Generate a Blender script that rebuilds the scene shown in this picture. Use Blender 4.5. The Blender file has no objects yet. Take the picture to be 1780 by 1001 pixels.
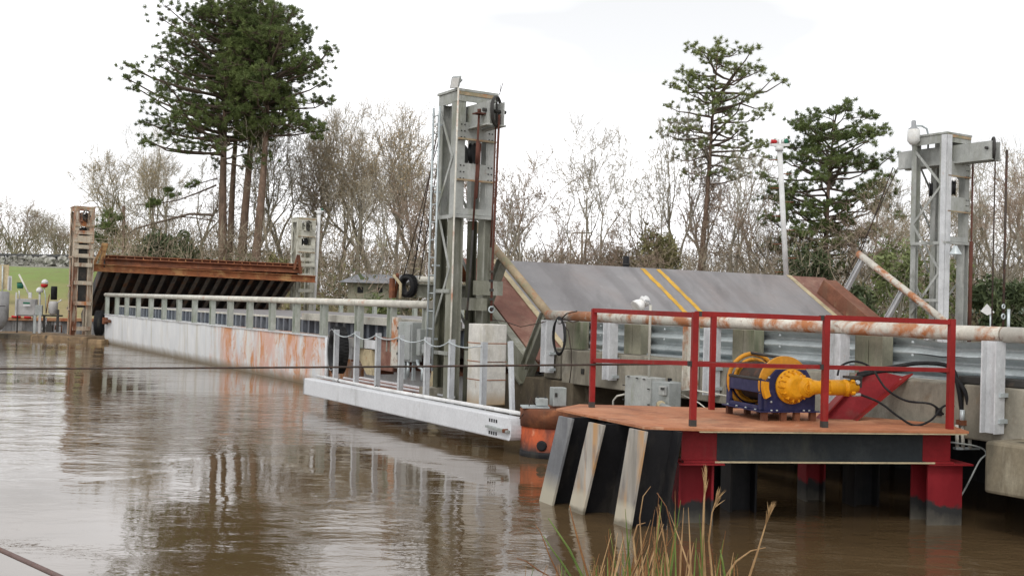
import bpy, math, random
from mathutils import Vector, Matrix, noise
random.seed(7)
# ---------------------------------------------------------------- camera
F, CX, CY, EYE = 1900.0, 890.0, 500.5, 2.0
ROLL, PITCH = math.radians(1.6), math.atan(30/1900)
FW = Vector((0, math.cos(PITCH), math.sin(PITCH)))
_r0 = Vector((1, 0, 0)); _u0 = _r0.cross(FW)
CR = _r0*math.cos(ROLL) + _u0*math.sin(ROLL)
CU = _u0*math.cos(ROLL) - _r0*math.sin(ROLL)
scene = bpy.context.scene
COL = scene.collection
cam_d = bpy.data.cameras.new('camera'); cam = bpy.data.objects.new('camera', cam_d); COL.objects.link(cam)
m = Matrix((CR, CU, -FW)).transposed().to_4x4(); m.translation = Vector((0, 0, EYE)); cam.matrix_world = m
cam_d.sensor_width = 36; cam_d.lens = 36*F/1780.0; cam_d.clip_start = 0.05; cam_d.clip_end = 3000
scene.camera = cam
# ---------------------------------------------------------------- world: bright overcast
W_SKY, W_CLOUD = 0.06, 1.80
SKX = 3.3
world = bpy.data.worlds.new('World'); scene.world = world; world.use_nodes = True
nt = world.node_tree; nt.nodes.clear()
wo = nt.nodes.new('ShaderNodeOutputWorld'); add = nt.nodes.new('ShaderNodeAddShader')
bg = nt.nodes.new('ShaderNodeBackground'); bg2 = nt.nodes.new('ShaderNodeBackground')
sky = nt.nodes.new('ShaderNodeTexSky'); sky.sky_type = 'NISHITA'; sky.sun_disc = False
sky.sun_elevation = math.radians(48); sky.sun_rotation = math.radians(200)
sky.dust_density = 4.0; sky.air_density = 0.6
hsv = nt.nodes.new('ShaderNodeHueSaturation'); hsv.inputs['Saturation'].default_value = 0.15
nt.links.new(sky.outputs[0], hsv.inputs['Color']); nt.links.new(hsv.outputs[0], bg.inputs['Color'])
bg.inputs['Strength'].default_value = W_SKY*0.85
tc = nt.nodes.new('ShaderNodeTexCoord'); mp = nt.nodes.new('ShaderNodeMapping'); mp.inputs['Scale'].default_value = (1.2, 1.2, 4.0); mp.inputs['Location'].default_value = (SKX, 0, 0)
nz = nt.nodes.new('ShaderNodeTexNoise'); nz.inputs['Scale'].default_value = 2.1; nz.inputs['Detail'].default_value = 3.5
rp = nt.nodes.new('ShaderNodeValToRGB')
rp.color_ramp.elements[0].position = 0.36; rp.color_ramp.elements[0].color = (0.37, 0.374, 0.38, 1)
rp.color_ramp.elements[1].position = 0.72; rp.color_ramp.elements[1].color = (0.80, 0.80, 0.815, 1)
nt.links.new(tc.outputs['Generated'], mp.inputs['Vector']); nt.links.new(mp.outputs[0], nz.inputs['Vector'])
nt.links.new(nz.outputs['Fac'], rp.inputs['Fac']); nt.links.new(rp.outputs[0], bg2.inputs['Color'])
sx = nt.nodes.new('ShaderNodeSeparateXYZ'); nt.links.new(tc.outputs['Generated'], sx.inputs[0])
mr = nt.nodes.new('ShaderNodeMapRange'); mr.inputs['From Min'].default_value = 0.0; mr.inputs['From Max'].default_value = 0.75
mr.inputs['To Min'].default_value = W_CLOUD*1.45; mr.inputs['To Max'].default_value = W_CLOUD*0.72
nt.links.new(sx.outputs['Z'], mr.inputs['Value']); nt.links.new(mr.outputs[0], bg2.inputs['Strength'])
nt.links.new(bg.outputs[0], add.inputs[0]); nt.links.new(bg2.outputs[0], add.inputs[1]); nt.links.new(add.outputs[0], wo.inputs[0])
# soft sun behind cloud
sd = bpy.data.lights.new('sun', 'SUN'); sd.energy = 0.9; sd.angle = math.radians(14); sd.color = (1, .97, .92)
so = bpy.data.objects.new('sun', sd); COL.objects.link(so)
so.rotation_euler = (math.radians(42), 0, math.radians(-20))
vs = scene.view_settings; vs.view_transform = 'Standard'; vs.look = 'None'; vs.exposure = 0.0; vs.gamma = 1
# ---------------------------------------------------------------- frames
TH = math.radians(32); DD = Vector((-math.sin(TH), math.cos(TH), 0)); NN = Vector((math.cos(TH), math.sin(TH), 0)); V0 = 9.61
UP = Vector((0, 0, 1))
def Wd(u, v, z): return DD*u + NN*(v+V0) + UP*z          # road frame: u along the road away, v across, z over the water
def ray(x, y):
    d = FW + CR*((x-CX)/F) - CU*((y-CY)/F); return d/d.y
def PY(x, y, Y): return Vector((0, 0, EYE)) + ray(x, y)*Y
def PZ(x, y, z):
    d = ray(x, y); return Vector((0, 0, EYE)) + d*((z-EYE)/d.z)
def PV(x, y, v):
    r = ray(x, y); return Vector((0, 0, EYE)) + r*((V0+v)/r.dot(NN))
def PU(x, y, u):
    r = ray(x, y); return Vector((0, 0, EYE)) + r*(u/r.dot(DD))
# ---------------------------------------------------------------- mesh builder
class MB:
    def __init__(s): s.v = []; s.f = []; s.sm = []; s.mk = []
    def quadbox(s, o, a, b, c):
        n = len(s.v); s.mk.append((n, len(s.f)))
        for k in range(8):
            s.v.append(o + (a if k & 1 else Vector()) + (b if k & 2 else Vector()) + (c if k & 4 else Vector()))
        fs = [(0,2,3,1),(4,5,7,6),(0,1,5,4),(2,6,7,3),(0,4,6,2),(1,3,7,5)]
        if a.cross(b).dot(c) < 0: fs = [f[::-1] for f in fs]
        for f in fs: s.f.append(tuple(n+i for i in f)); s.sm.append(False)
        return s
    def rbox(s, u0, u1, v0, v1, z0, z1): return s.quadbox(Wd(u0, v0, z0), DD*(u1-u0), NN*(v1-v0), UP*(z1-z0))
    def cbox(s, c, ax, ay, az, sx, sy, sz):
        ax, ay, az = ax.normalized()*sx, ay.normalized()*sy, az.normalized()*sz
        return s.quadbox(c-(ax+ay+az)/2, ax, ay, az)
    def bar(s, p, q, w, h, up=UP):
        d = (q-p); side = d.cross(up)
        if side.length < 1e-6: side = d.cross(Vector((1, 0, 0)))
        side.normalize(); n = side.cross(d).normalized()
        return s.quadbox(p - side*w/2 - n*h/2, d, side*w, n*h)
    def hbar(s, p, q, w, h, t, web):       # H section: web along vector web (depth h), flanges width w
        d = q-p; web = (web - d*(web.dot(d)/d.dot(d))).normalized(); fl = d.cross(web).normalized()
        for sg in (-1, 1):
            c = p + web*sg*(h/2 - t/2)
            s.quadbox(c - fl*w/2 - web*t/2, d, fl*w, web*t)
        s.quadbox(p - fl*t/2 - web*(h/2-t), d, fl*t, web*(h-2*t))
        return s
    def tube(s, pts, r, n=8, cap=True, smooth=True):
        rs = r if isinstance(r, (list, tuple)) else [r]*len(pts)
        base = len(s.v); prev = None; s.mk.append((base, len(s.f)))
        for i, p in enumerate(pts):
            d = (pts[min(i+1, len(pts)-1)] - pts[max(i-1, 0)])
            if d.length < 1e-9: d = Vector((0, 0, 1))
            d.normalize()
            if prev is None:
                a = d.cross(UP) if abs(d.z) < .95 else d.cross(Vector((1, 0, 0)))
            else: a = prev - d*prev.dot(d)
            if a.length < 1e-6: a = d.cross(Vector((1, 0, 0)))
            a.normalize(); prev = a; b = d.cross(a)
            for k in range(n):
                t = 2*math.pi*k/n; s.v.append(p + (a*math.cos(t) + b*math.sin(t))*rs[i])
        for i in range(len(pts)-1):
            for k in range(n):
                k2 = (k+1) % n
                s.f.append((base+i*n+k, base+i*n+k2, base+(i+1)*n+k2, base+(i+1)*n+k)); s.sm.append(smooth)
        if cap and n > 2:
            s.f.append(tuple(base+k for k in range(n))[::-1]); s.sm.append(False)
            s.f.append(tuple(base+(len(pts)-1)*n+k for k in range(n))); s.sm.append(False)
        return s
    def lathe(s, o, axis, prof, n=24, sharp=False):
        axis = axis.normalized(); a = axis.cross(UP) if abs(axis.z) < .9 else axis.cross(Vector((1, 0, 0))); a.normalize(); b = axis.cross(a)
        base = len(s.v); s.mk.append((base, len(s.f)))
        for (t, r) in prof:
            for k in range(n):
                an = 2*math.pi*k/n; s.v.append(o + axis*t + (a*math.cos(an)+b*math.sin(an))*max(r, 1e-4))
        for i in range(len(prof)-1):
            for k in range(n):
                k2 = (k+1) % n
                s.f.append((base+i*n+k, base+i*n+k2, base+(i+1)*n+k2, base+(i+1)*n+k)); s.sm.append(not sharp)
        s.f.append(tuple(base+k for k in range(n))[::-1]); s.sm.append(False)
        s.f.append(tuple(base+(len(prof)-1)*n+k for k in range(n))); s.sm.append(False)
        return s
    def ring(s, o, axis, R, r, n=28, m_=8, flat=1.0):
        axis = axis.normalized(); a = axis.cross(UP) if abs(axis.z) < .9 else axis.cross(Vector((1, 0, 0))); a.normalize(); b = axis.cross(a)
        base = len(s.v); s.mk.append((base, len(s.f)))
        for i in range(n):
            t = 2*math.pi*i/n; e = a*math.cos(t)+b*math.sin(t)
            for j in range(m_):
                q = 2*math.pi*j/m_; s.v.append(o + e*(R + r*math.cos(q)) + axis*(r*flat*math.sin(q)))
        for i in range(n):
            for j in range(m_):
                i2, j2 = (i+1) % n, (j+1) % m_
                s.f.append((base+i*m_+j, base+i2*m_+j, base+i2*m_+j2, base+i*m_+j2)); s.sm.append(True)
        return s
    def poly(s, pts, vec):                 # prism from a 3D outline, extruded by vec
        n = len(s.v); k = len(pts); s.mk.append((n, len(s.f)))
        nrm = Vector()
        for i in range(k): nrm += (pts[i]-pts[0]).cross(pts[(i+1) % k]-pts[0])
        flip = nrm.dot(vec) > 0
        s.v += [p.copy() for p in pts] + [p+vec for p in pts]
        A = tuple(range(n, n+k)); B = tuple(range(n+k, n+2*k))
        fs = [A[::-1], B] + [(n+i, n+(i+1) % k, n+k+(i+1) % k, n+k+i) for i in range(k)]
        if not flip: fs = [f[::-1] for f in fs]
        for f in fs: s.f.append(f); s.sm.append(False)
        return s
    def face(s, pts, smooth=False):
        n = len(s.v); s.v += pts; s.f.append(tuple(range(n, n+len(pts)))); s.sm.append(smooth); return s
    def build(s, name, mat, parent=None, bevel=0):
        o0 = parent_origin(parent)
        me = bpy.data.meshes.new(name)
        me.from_pydata([tuple(p-o0) for p in s.v], [], s.f); me.materials.append(mat)
        me.polygons.foreach_set('use_smooth', s.sm); me.update()
        o = bpy.data.objects.new(name, me); COL.objects.link(o)
        if parent: o.parent = parent
        if bevel:
            b = o.modifiers.new('bevel', 'BEVEL'); b.width = bevel; b.segments = 2; b.limit_method = 'ANGLE'; b.angle_limit = .7
        return o
def parent_origin(p):
    t = Vector()
    while p: t += p.location; p = p.parent
    return t
def tag(o, label=None, cat=None, group=None, kind=None):
    if label: o['label'] = label
    if cat: o['category'] = cat
    if group: o['group'] = group
    if kind: o['kind'] = kind
    return o
def thing(name, label, cat, loc, group=None):
    o = bpy.data.objects.new(name, None); COL.objects.link(o); o.location = loc; o.empty_display_size = .2
    return tag(o, label, cat, group)
def kids(o): return [c for c in COL.objects if c.parent == o]
def copy_tree(o, parent=None, ch=None):
    c = o.copy(); COL.objects.link(c); c.parent = parent
    for k in (ch if ch is not None else kids(o)):
        d = k.copy(); COL.objects.link(d); d.parent = c
    return c
# ---------------------------------------------------------------- materials
def newmat(name):
    m = bpy.data.materials.new(name); m.use_nodes = True; t = m.node_tree; b = t.nodes['Principled BSDF']; return m, t, b
def mixc(t, fac, a, b, mode='MIX'):
    n = t.nodes.new('ShaderNodeMix'); n.data_type = 'RGBA'; n.blend_type = mode
    for sock, val in ((n.inputs['Factor'], fac), (n.inputs['A'], a), (n.inputs['B'], b)):
        pass
    fa = [i for i in n.inputs if i.name == 'Factor' and i.type == 'VALUE'][0]
    ia = [i for i in n.inputs if i.name == 'A' and i.type == 'RGBA'][0]; ib = [i for i in n.inputs if i.name == 'B' and i.type == 'RGBA'][0]
    for sock, val in ((fa, fac), (ia, a), (ib, b)):
        if isinstance(val, (int, float)): sock.default_value = val
        elif isinstance(val, tuple): sock.default_value = (*val, 1) if len(val) == 3 else val
        else: t.links.new(val, sock)
    return [o for o in n.outputs if o.type == 'RGBA'][0]
def ramp(t, src, lo, hi, a=0.0, b=1.0):
    n = t.nodes.new('ShaderNodeMapRange'); n.inputs['From Min'].default_value = lo; n.inputs['From Max'].default_value = hi
    n.inputs['To Min'].default_value = a; n.inputs['To Max'].default_value = b; t.links.new(src, n.inputs['Value']); return n.outputs[0]
def noi(t, scale, stretch=(1, 1, 1), detail=5, rough=.6, seed=0, dist=0):
    tc = t.nodes.new('ShaderNodeTexCoord'); mp = t.nodes.new('ShaderNodeMapping'); mp.inputs['Scale'].default_value = stretch
    mp.inputs['Location'].default_value = (seed*3.1, seed*1.7, seed*2.3)
    n = t.nodes.new('ShaderNodeTexNoise'); n.inputs['Scale'].default_value = scale; n.inputs['Detail'].default_value = detail
    n.inputs['Roughness'].default_value = rough; n.inputs['Distortion'].default_value = dist
    g = t.nodes.new('ShaderNodeNewGeometry')
    t.links.new(g.outputs['Position'], mp.inputs['Vector']); t.links.new(mp.outputs[0], n.inputs['Vector']); return n.outputs['Fac']
def zpos(t, frame=None):
    g = t.nodes.new('ShaderNodeNewGeometry'); s = t.nodes.new('ShaderNodeSeparateXYZ'); t.links.new(g.outputs['Position'], s.inputs[0]); return s.outputs
def mathn(t, op, a, b):
    n = t.nodes.new('ShaderNodeMath'); n.operation = op; n.use_clamp = False
    for i, v in ((0, a), (1, b)):
        if isinstance(v, (int, float)): n.inputs[i].default_value = v
        else: t.links.new(v, n.inputs[i])
    return n.outputs[0]
def weather(name, base, layers=(), rough=.6, metal=0.0, bump=.15, bscale=25, var=.22, spec=.16, wl=None):
    """base colour with value variation and noise-shaped layers (colour, lo, hi, scale, stretch)"""
    m, t, b = newmat(name)
    f = noi(t, 3.0, (1, 1, 1), 6, .65, len(name))
    lo = tuple(c*(1-var) for c in base); hi = tuple(min(1, c*(1+var)) for c in base)
    c = mixc(t, ramp(t, f, .3, .7), lo, hi)
    for i, L in enumerate(layers):
        col, l, h, sc, st = L[:5]
        nf = noi(t, sc, st, 7, .65, i+1+len(name)*.37, .3)
        fac = ramp(t, nf, l, h)
        if len(L) > 5: fac = mathn(t, 'MULTIPLY', fac, L[5])
        c = mixc(t, fac, c, col)
    gr = ramp(t, noi(t, 38, (1, 1, .7), 4, .7, 17), .30, .72)
    c = mixc(t, mathn(t, 'MULTIPLY', gr, .34), c, tuple(x*.45 for x in base))
    g2 = ramp(t, noi(t, 1.9, (1, 1, .22), 7, .7, 23, .5), .56, .68)
    c = mixc(t, mathn(t, 'MULTIPLY', g2, .30), c, (.13, .12, .085))
    if wl:      # real stain band left by the water: (colour, z0, z1)
        z = zpos(t)[2]; w = mathn(t, 'ADD', z, mathn(t, 'MULTIPLY', noi(t, 4, (1, 1, .5)), -.25))
        c = mixc(t, ramp(t, w, wl[1]-.12, wl[2]-.12, 1, 0), c, wl[0])
    t.links.new(c, b.inputs['Base Color'])
    b.inputs['Roughness'].default_value = rough; b.inputs['Metallic'].default_value = metal; b.inputs['Specular IOR Level'].default_value = spec
    if bump:
        bn = t.nodes.new('ShaderNodeBump'); bn.inputs['Strength'].default_value = bump; bn.inputs['Distance'].default_value = .01
        t.links.new(noi(t, bscale, (1, 1, 1), 4), bn.inputs['Height']); t.links.new(bn.outputs[0], b.inputs['Normal'])
    return m
RUST = (.19, .065, .03); RUSTO = (.42, .15, .05); RUSTP = (.50, .24, .14)
V3 = (1, 1, .18)
M = {}
M['hull'] = weather('hull_paint', (.62, .63, .64), [((.46, .40, .33), .50, .75, 1.2, (1, 1, .3), .6)], .45, bump=.05, wl=((.20, .16, .10), .02, .22))
def hull_mat():
    m, t, b = newmat('hull_paint_rusty')
    c = mixc(t, ramp(t, noi(t, 2, (1, 1, .5), 6), .3, .75), (.58, .60, .62), (.74, .74, .73))
    c = mixc(t, mathn(t, 'MULTIPLY', ramp(t, noi(t, 3.0, (1, 1, .12), 6, .6, 4), .52, .70), .6), c, (.42, .38, .28))
    # distance along the road: heavy rust on the near half
    g = t.nodes.new('ShaderNodeNewGeometry'); dp = t.nodes.new('ShaderNodeVectorMath'); dp.operation = 'DOT_PRODUCT'
    dp.inputs[1].default_value = tuple(DD); t.links.new(g.outputs['Position'], dp.inputs[0])
    area = ramp(t, mathn(t, 'ADD', dp.outputs['Value'], mathn(t, 'MULTIPLY', mathn(t, 'SUBTRACT', noi(t, .8, (1, 1, .5), 6, .7, 40), .5), 7.0)), 32.0, 30.4)
    z = zpos(t)[2]
    nb = noi(t, .9, (1, 1, .45), 8, .62, 3, .4)
    f1 = mathn(t, 'MULTIPLY', ramp(t, nb, .44, .58), area)
    c = mixc(t, mathn(t, 'MULTIPLY', f1, .75), c, (.60, .30, .20))
    f2 = mathn(t, 'MULTIPLY', ramp(t, noi(t, 2.0, (1, 1, .45), 8, .75, 9, .6), .48, .58), area)
    c = mixc(t, mathn(t, 'MULTIPLY', f2, .9), c, (.55, .22, .07))
    f4 = mathn(t, 'MULTIPLY', ramp(t, noi(t, 2.6, (1, 1, .32), 8, .7, 15, .6), .54, .62), area)
    c = mixc(t, mathn(t, 'MULTIPLY', f4, .9), c, (.66, .62, .56))
    f3 = ramp(t, noi(t, 6, (1, 1, .6), 8, .7, 21), .64, .70)
    c = mixc(t, mathn(t, 'MULTIPLY', f3, area), c, (.26, .10, .04))
    f5 = ramp(t, noi(t, 5, (1, 1, .3), 8, .7, 31), .66, .74)
    c = mixc(t, f5, c, (.45, .27, .15))
    w = mathn(t, 'ADD', z, mathn(t, 'MULTIPLY', noi(t, 3, (1, 1, .5)), -.22))
    c = mixc(t, ramp(t, w, .16, -.08, 0, .9), c, (.22, .18, .12))
    t.links.new(c, b.inputs['Base Color']); b.inputs['Roughness'].default_value = .55
    bn = t.nodes.new('ShaderNodeBump'); bn.inputs['Strength'].default_value = .35; bn.inputs['Distance'].default_value = .03
    t.links.new(noi(t, 1.3, (1, 1, .7), 3), bn.inputs['Height']); t.links.new(bn.outputs[0], b.inputs['Normal'])
    return m
M['hullr'] = hull_mat()
M['pipe_white'] = weather('cream_rail_paint', (.62, .60, .53), [(RUSTP, .58, .72, 2.5, (1, 1, 1)), ((.33, .34, .26), .55, .75, 5, (1, 1, 1), .6)], .5)
M['pipe_rust'] = weather('rusty_cream_pipe', (.60, .57, .50), [(RUSTO, .47, .58, 2.6, (1, 1, 1)), (RUST, .58, .72, 7, (1, 1, 1)), ((.38, .38, .30), .6, .75, 3, (1, 1, 1), .5)], .55, bump=.3)
M['pipe_algae'] = weather('algae_tan_pipe', (.38, .30, .20), [((.24, .24, .15), .50, .66, 4, (1, 1, 1)), ((.40, .20, .10), .52, .64, 6, (1, 1, 1))], .7, bump=.3)
M['post'] = weather('grey_green_post_paint', (.40, .42, .38), [((.22, .26, .18), .48, .72, 5, (1, 1, .3)), ((.60, .60, .56), .60, .75, 3, V3, .6)], .55)
M['postw'] = weather('white_post_paint', (.60, .61, .62), [((.40, .42, .44), .5, .75, 5, V3, .6), (RUSTP, .66, .74, 6, (1, 1, .3), .7)], .5)
M['galv'] = weather('galvanised_steel', (.52, .57, .58), [((.30, .34, .35), .5, .72, 4, (1, 1, 1), .7), ((.58, .61, .60), .62, .75, 9, (1, 1, 1), .6)], .38, .25, .08, spec=.4)
M['tower'] = weather('grey_tower_paint', (.37, .38, .36), [((.20, .21, .14), .50, .70, 2.2, (1, 1, .35), .8), ((.56, .56, .54), .54, .70, 4, (1, 1, .3), .7), ((.09, .09, .07), .57, .70, 2.6, (1, 1, .3), .8), (RUST, .66, .74, 7, (1, 1, .5))], .6, bump=.25)
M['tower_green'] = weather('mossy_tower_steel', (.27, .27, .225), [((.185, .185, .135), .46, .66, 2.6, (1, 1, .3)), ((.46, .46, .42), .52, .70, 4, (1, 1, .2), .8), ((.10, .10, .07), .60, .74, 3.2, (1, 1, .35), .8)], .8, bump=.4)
M['rear_shade'] = weather('dark_mossy_steel', (.085, .085, .06), [((.16, .16, .11), .5, .68, 3, (1, 1, .3))], .8)  # rear leg tone, darkened so the gap between the tower legs reads as shade
M['towerR'] = weather('rusty_tower_paint', (.46, .40, .31), [(RUST, .50, .60, 1.6, (1, 1, .3)), (RUSTO, .52, .66, 3.2, (1, 1, .25)), ((.60, .56, .48), .60, .70, 4, (1, 1, .2))], .7, bump=.3)
M['towerL'] = weather('pale_lichen_steel', (.50, .49, .42), [((.30, .28, .20), .5, .68, 3, (1, 1, .4)), (RUST, .66, .74, 5, (1, 1, .4))], .7)
M['aluw'] = weather('white_walkway_paint', (.66, .67, .69), [((.48, .49, .50), .52, .75, 1.4, (1, 1, 1), .45), ((.42, .33, .22), .70, .76, 8, (1, 1, .3), .6)], .4, bump=.03, var=.05)
M['alu'] = weather('aluminium_post', (.56, .58, .60), [((.40, .42, .44), .5, .75, 5, V3, .5)], .35, .3, .03)
M['cw'] = weather('white_counterweight_paint', (.64, .62, .57), [((.45, .40, .28), .52, .70, 2.2, (1, 1, .4), .7), ((.36, .22, .11), .66, .74, 6, (1, 1, .35), .8)], .6, wl=((.42, .30, .17), .42, .68))
def deck_mat():
    m, t, b = newmat('ramp_plate_steel')
    c = mixc(t, ramp(t, noi(t, 1.4, (1, 1, 1), 6), .3, .75), (.215, .207, .21), (.285, .275, .275))
    c = mixc(t, mathn(t, 'MULTIPLY', ramp(t, noi(t, .6, (1, 1, 1), 6, .6, 3), .48, .70), .35), c, (.28, .21, .18))
    c = mixc(t, mathn(t, 'MULTIPLY', ramp(t, noi(t, 2.2, (1, .25, .4), 6, .6, 6), .5, .7), .55), c, (.13, .125, .125))
    c = mixc(t, mathn(t, 'MULTIPLY', ramp(t, noi(t, 5, (1, 1, 1), 6, .6, 5), .62, .75), .5), c, (.38, .37, .37))
    g = t.nodes.new('ShaderNodeNewGeometry'); dv = t.nodes.new('ShaderNodeVectorMath'); dv.operation = 'DOT_PRODUCT'; dv.inputs[1].default_value = tuple(NN)
    t.links.new(g.outputs['Position'], dv.inputs[0]); n1 = t.nodes.new('ShaderNodeTexNoise'); n1.noise_dimensions = '1D'; n1.inputs['Scale'].default_value = 1.3; n1.inputs['Detail'].default_value = 6
    t.links.new(mathn(t, 'ADD', dv.outputs['Value'], mathn(t, 'MULTIPLY', noi(t, 1.5), .35)), n1.inputs['W'])
    c = mixc(t, mathn(t, 'MULTIPLY', ramp(t, n1.outputs['Fac'], .45, .65), .45), c, (.13, .12, .12))
    t.links.new(c, b.inputs['Base Color']); b.inputs['Roughness'].default_value = .5; b.inputs['Metallic'].default_value = .1; b.inputs['Specular IOR Level'].default_value = .25
    bn = t.nodes.new('ShaderNodeBump'); bn.inputs['Strength'].default_value = .2; bn.inputs['Distance'].default_value = .01
    t.links.new(noi(t, 14, (1, 1, 1), 4), bn.inputs['Height']); t.links.new(bn.outputs[0], b.inputs['Normal']); return m
M['plate'] = deck_mat()
M['shoulder'] = weather('rust_red_shoulder', (.21, .10, .075), [((.32, .19, .14), .48, .66, 2, (1, 1, 1)), ((.16, .07, .05), .55, .72, 3.5, (1, 1, 1)), ((.48, .42, .30), .66, .74, 5, (1, 1, 1), .6)], .65)
M['tan'] = weather('tan_weld_strip', (.50, .42, .27), [((.30, .25, .17), .5, .7, 6, (1, 1, 1)), (RUSTO, .62, .7, 8, (1, 1, 1), .7)], .7)
M['yellow_line'] = weather('yellow_road_paint', (.62, .36, .05), [((.34, .27, .16), .52, .66, 6, (1, 1, 1), .8)], .6)
M['rust'] = weather('deep_rust', (.17, .065, .035), [((.33, .13, .06), .5, .68, 3, (1, 1, 1)), ((.08, .04, .03), .5, .7, 2, (1, 1, 1))], .8, bump=.4)
M['rustk'] = weather('rusted_box_beam', (.19, .085, .055), [((.30, .13, .08), .5, .68, 2, (1, 1, 1)), ((.42, .33, .2), .60, .72, 4, (1, 1, .5), .6)], .7, bump=.3)
M['rusty_edge'] = weather('orange_rusted_girder', (.30, .115, .05), [((.55, .34, .15), .50, .66, 1.2, (1, 1, 1)), ((.15, .05, .03), .54, .68, 2.5, (1, 1, 1))], .75, bump=.4)
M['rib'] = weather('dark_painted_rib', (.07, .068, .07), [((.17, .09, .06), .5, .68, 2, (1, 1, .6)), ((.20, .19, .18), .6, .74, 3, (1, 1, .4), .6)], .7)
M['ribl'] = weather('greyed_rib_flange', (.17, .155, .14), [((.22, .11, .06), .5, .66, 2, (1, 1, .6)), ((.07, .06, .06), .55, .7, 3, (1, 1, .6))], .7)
M['black'] = weather('black_tar_paint', (.018, .018, .02), [((.05, .045, .04), .5, .7, 3, V3)], .55)  # tar black, also painted as shade in pile recesses and under the bridge
M['beamdark'] = weather('dark_grey_beam_paint', (.028, .033, .036), [((.06, .065, .065), .5, .72, 1.5, (1, 1, 1)), ((.09, .05, .03), .66, .75, 6, (1, 1, 1), .6)], .5)
M['red'] = weather('red_rail_paint', (.26, .020, .018), [((.20, .02, .02), .5, .75, 5, (1, 1, 1), .5), ((.03, .02, .02), .68, .76, 9, (1, 1, 1), .7)], .45, bump=.05)
def red_leg():
    m, t, b = newmat('red_paint_over_black_pile')
    c = mixc(t, ramp(t, noi(t, 4, (1, 1, .5)), .3, .7), (.17, .012, .017), (.25, .020, .026))
    z = mathn(t, 'ADD', zpos(t)[2], mathn(t, 'MULTIPLY', noi(t, 5, (1, 1, .6), 5, .6, 4), .35))
    c = mixc(t, ramp(t, z, .36, .40, 1, 0), c, (.035, .035, .035))
    c = mixc(t, mathn(t, 'MULTIPLY', ramp(t, z, .30, .15, 0, 1), .5), c, (.20, .18, .14))
    t.links.new(c, b.inputs['Base Color']); b.inputs['Roughness'].default_value = .55; b.inputs['Specular IOR Level'].default_value = .15; return m
M['redleg'] = red_leg()
M['redplate'] = weather('red_brace_paint', (.24, .018, .022), [((.24, .02, .025), .5, .7, 2, (1, 1, 1))], .5)
def pile_mat():
    m, t, b = newmat('batter_pile_weathered')
    c = mixc(t, ramp(t, noi(t, 4, (1, 1, .25), 6), .35, .65), (.24, .22, .19), (.46, .43, .38))
    c = mixc(t, ramp(t, noi(t, 5, (1, 1, .12), 6, .6, 7), .50, .64), c, (.47, .27, .12))
    c = mixc(t, mathn(t, 'MULTIPLY', ramp(t, noi(t, 9, (1, 1, .2), 6, .6, 11), .55, .68), .8), c, (.16, .15, .15))
    w = mathn(t, 'ADD', zpos(t)[2], mathn(t, 'MULTIPLY', noi(t, 6), .1))
    c = mixc(t, ramp(t, w, .30, .22, 0, .8), c, (.50, .46, .36))
    c = mixc(t, ramp(t, w, .12, .08, 0, .9), c, (.16, .14, .10))
    t.links.new(c, b.inputs['Base Color']); b.inputs['Roughness'].default_value = .6; return m
M['pile'] = pile_mat()
M['pileg'] = weather('slate_painted_pile', (.17, .175, .185), [((.28, .28, .28), .5, .68, 3, (1, 1, .2)), ((.30, .16, .08), .64, .74, 5, (1, 1, .2), .7)], .5, wl=((.42, .39, .31), .10, .34))
M['deckred'] = weather('rust_orange_deck_plate', (.42, .17, .085), [((.55, .27, .15), .46, .62, .9, (1, 1, 1)), ((.24, .09, .05), .52, .66, 1.7, (1, 1, 1), .8), ((.62, .40, .26), .6, .7, 5, (1, 1, 1), .6), ((.16, .10, .12), .68, .76, 1.6, (1, 1, 1), .5)], .7, bump=.15)
M['blue'] = weather('navy_winch_paint', (.026, .028, .085), [((.06, .058, .13), .5, .7, 6, (1, 1, 1)), ((.02, .02, .05), .55, .75, 9, (1, 1, 1))], .4, bump=.05)
M['yellow'] = weather('orange_yellow_gearbox_paint', (.74, .33, .014), [((.50, .18, .02), .56, .74, 8, (1, 1, 1), .6)], .35, bump=.05, var=.06)
M['yellowd'] = weather('dusty_yellow_drum_paint', (.60, .27, .03), [((.38, .17, .05), .5, .7, 5, (1, 1, 1), .6)], .45, bump=.05)
M['rope_steel'] = weather('dark_steel_cable', (.055, .042, .035), [((.13, .06, .04), .5, .7, 8, (1, 1, 1))], .6)
M['rodred'] = weather('rust_brown_rod', (.115, .045, .032), [((.05, .03, .025), .5, .7, 4, (1, 1, 1))], .7)
M['rubber'] = weather('black_rubber', (.02, .02, .021), [((.06, .06, .06), .55, .75, 4, (1, 1, 1))], .7)
M['conc'] = weather('weathered_concrete', (.31, .285, .23), [((.15, .135, .105), .44, .64, 1.3, (1, 1, .35), .9), ((.46, .43, .36), .54, .70, 2.5, (1, 1, .4)), ((.075, .07, .06), .55, .70, 3.2, (1, 1, .3), .8), ((.22, .16, .10), .6, .7, 7, (1, 1, .5), .7)], .85, bump=.5, bscale=14)
M['concd'] = weather('dark_stained_concrete', (.14, .115, .08), [((.05, .045, .04), .46, .64, 1.5, (1, 1, .4)), ((.40, .36, .27), .60, .72, 3, (1, 1, .4))], .85, bump=.5, bscale=12)
M['timber'] = weather('grey_green_timber', (.29, .28, .21), [((.17, .20, .12), .48, .66, 3, (1, 1, .2)), ((.36, .33, .27), .55, .7, 12, (1, 1, .06)), ((.12, .11, .09), .64, .72, 16, (1, 1, .05))], .85, bump=.5)
M['boxg'] = weather('grey_enamel_box', (.36, .38, .37), [((.25, .28, .24), .5, .7, 4, (1, 1, .5), .7)], .45, .1, .03)
M['boxw'] = weather('pale_grey_cabinet', (.46, .45, .44), [((.36, .34, .31), .5, .75, 3, (1, 1, .5), .6)], .5)
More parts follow.
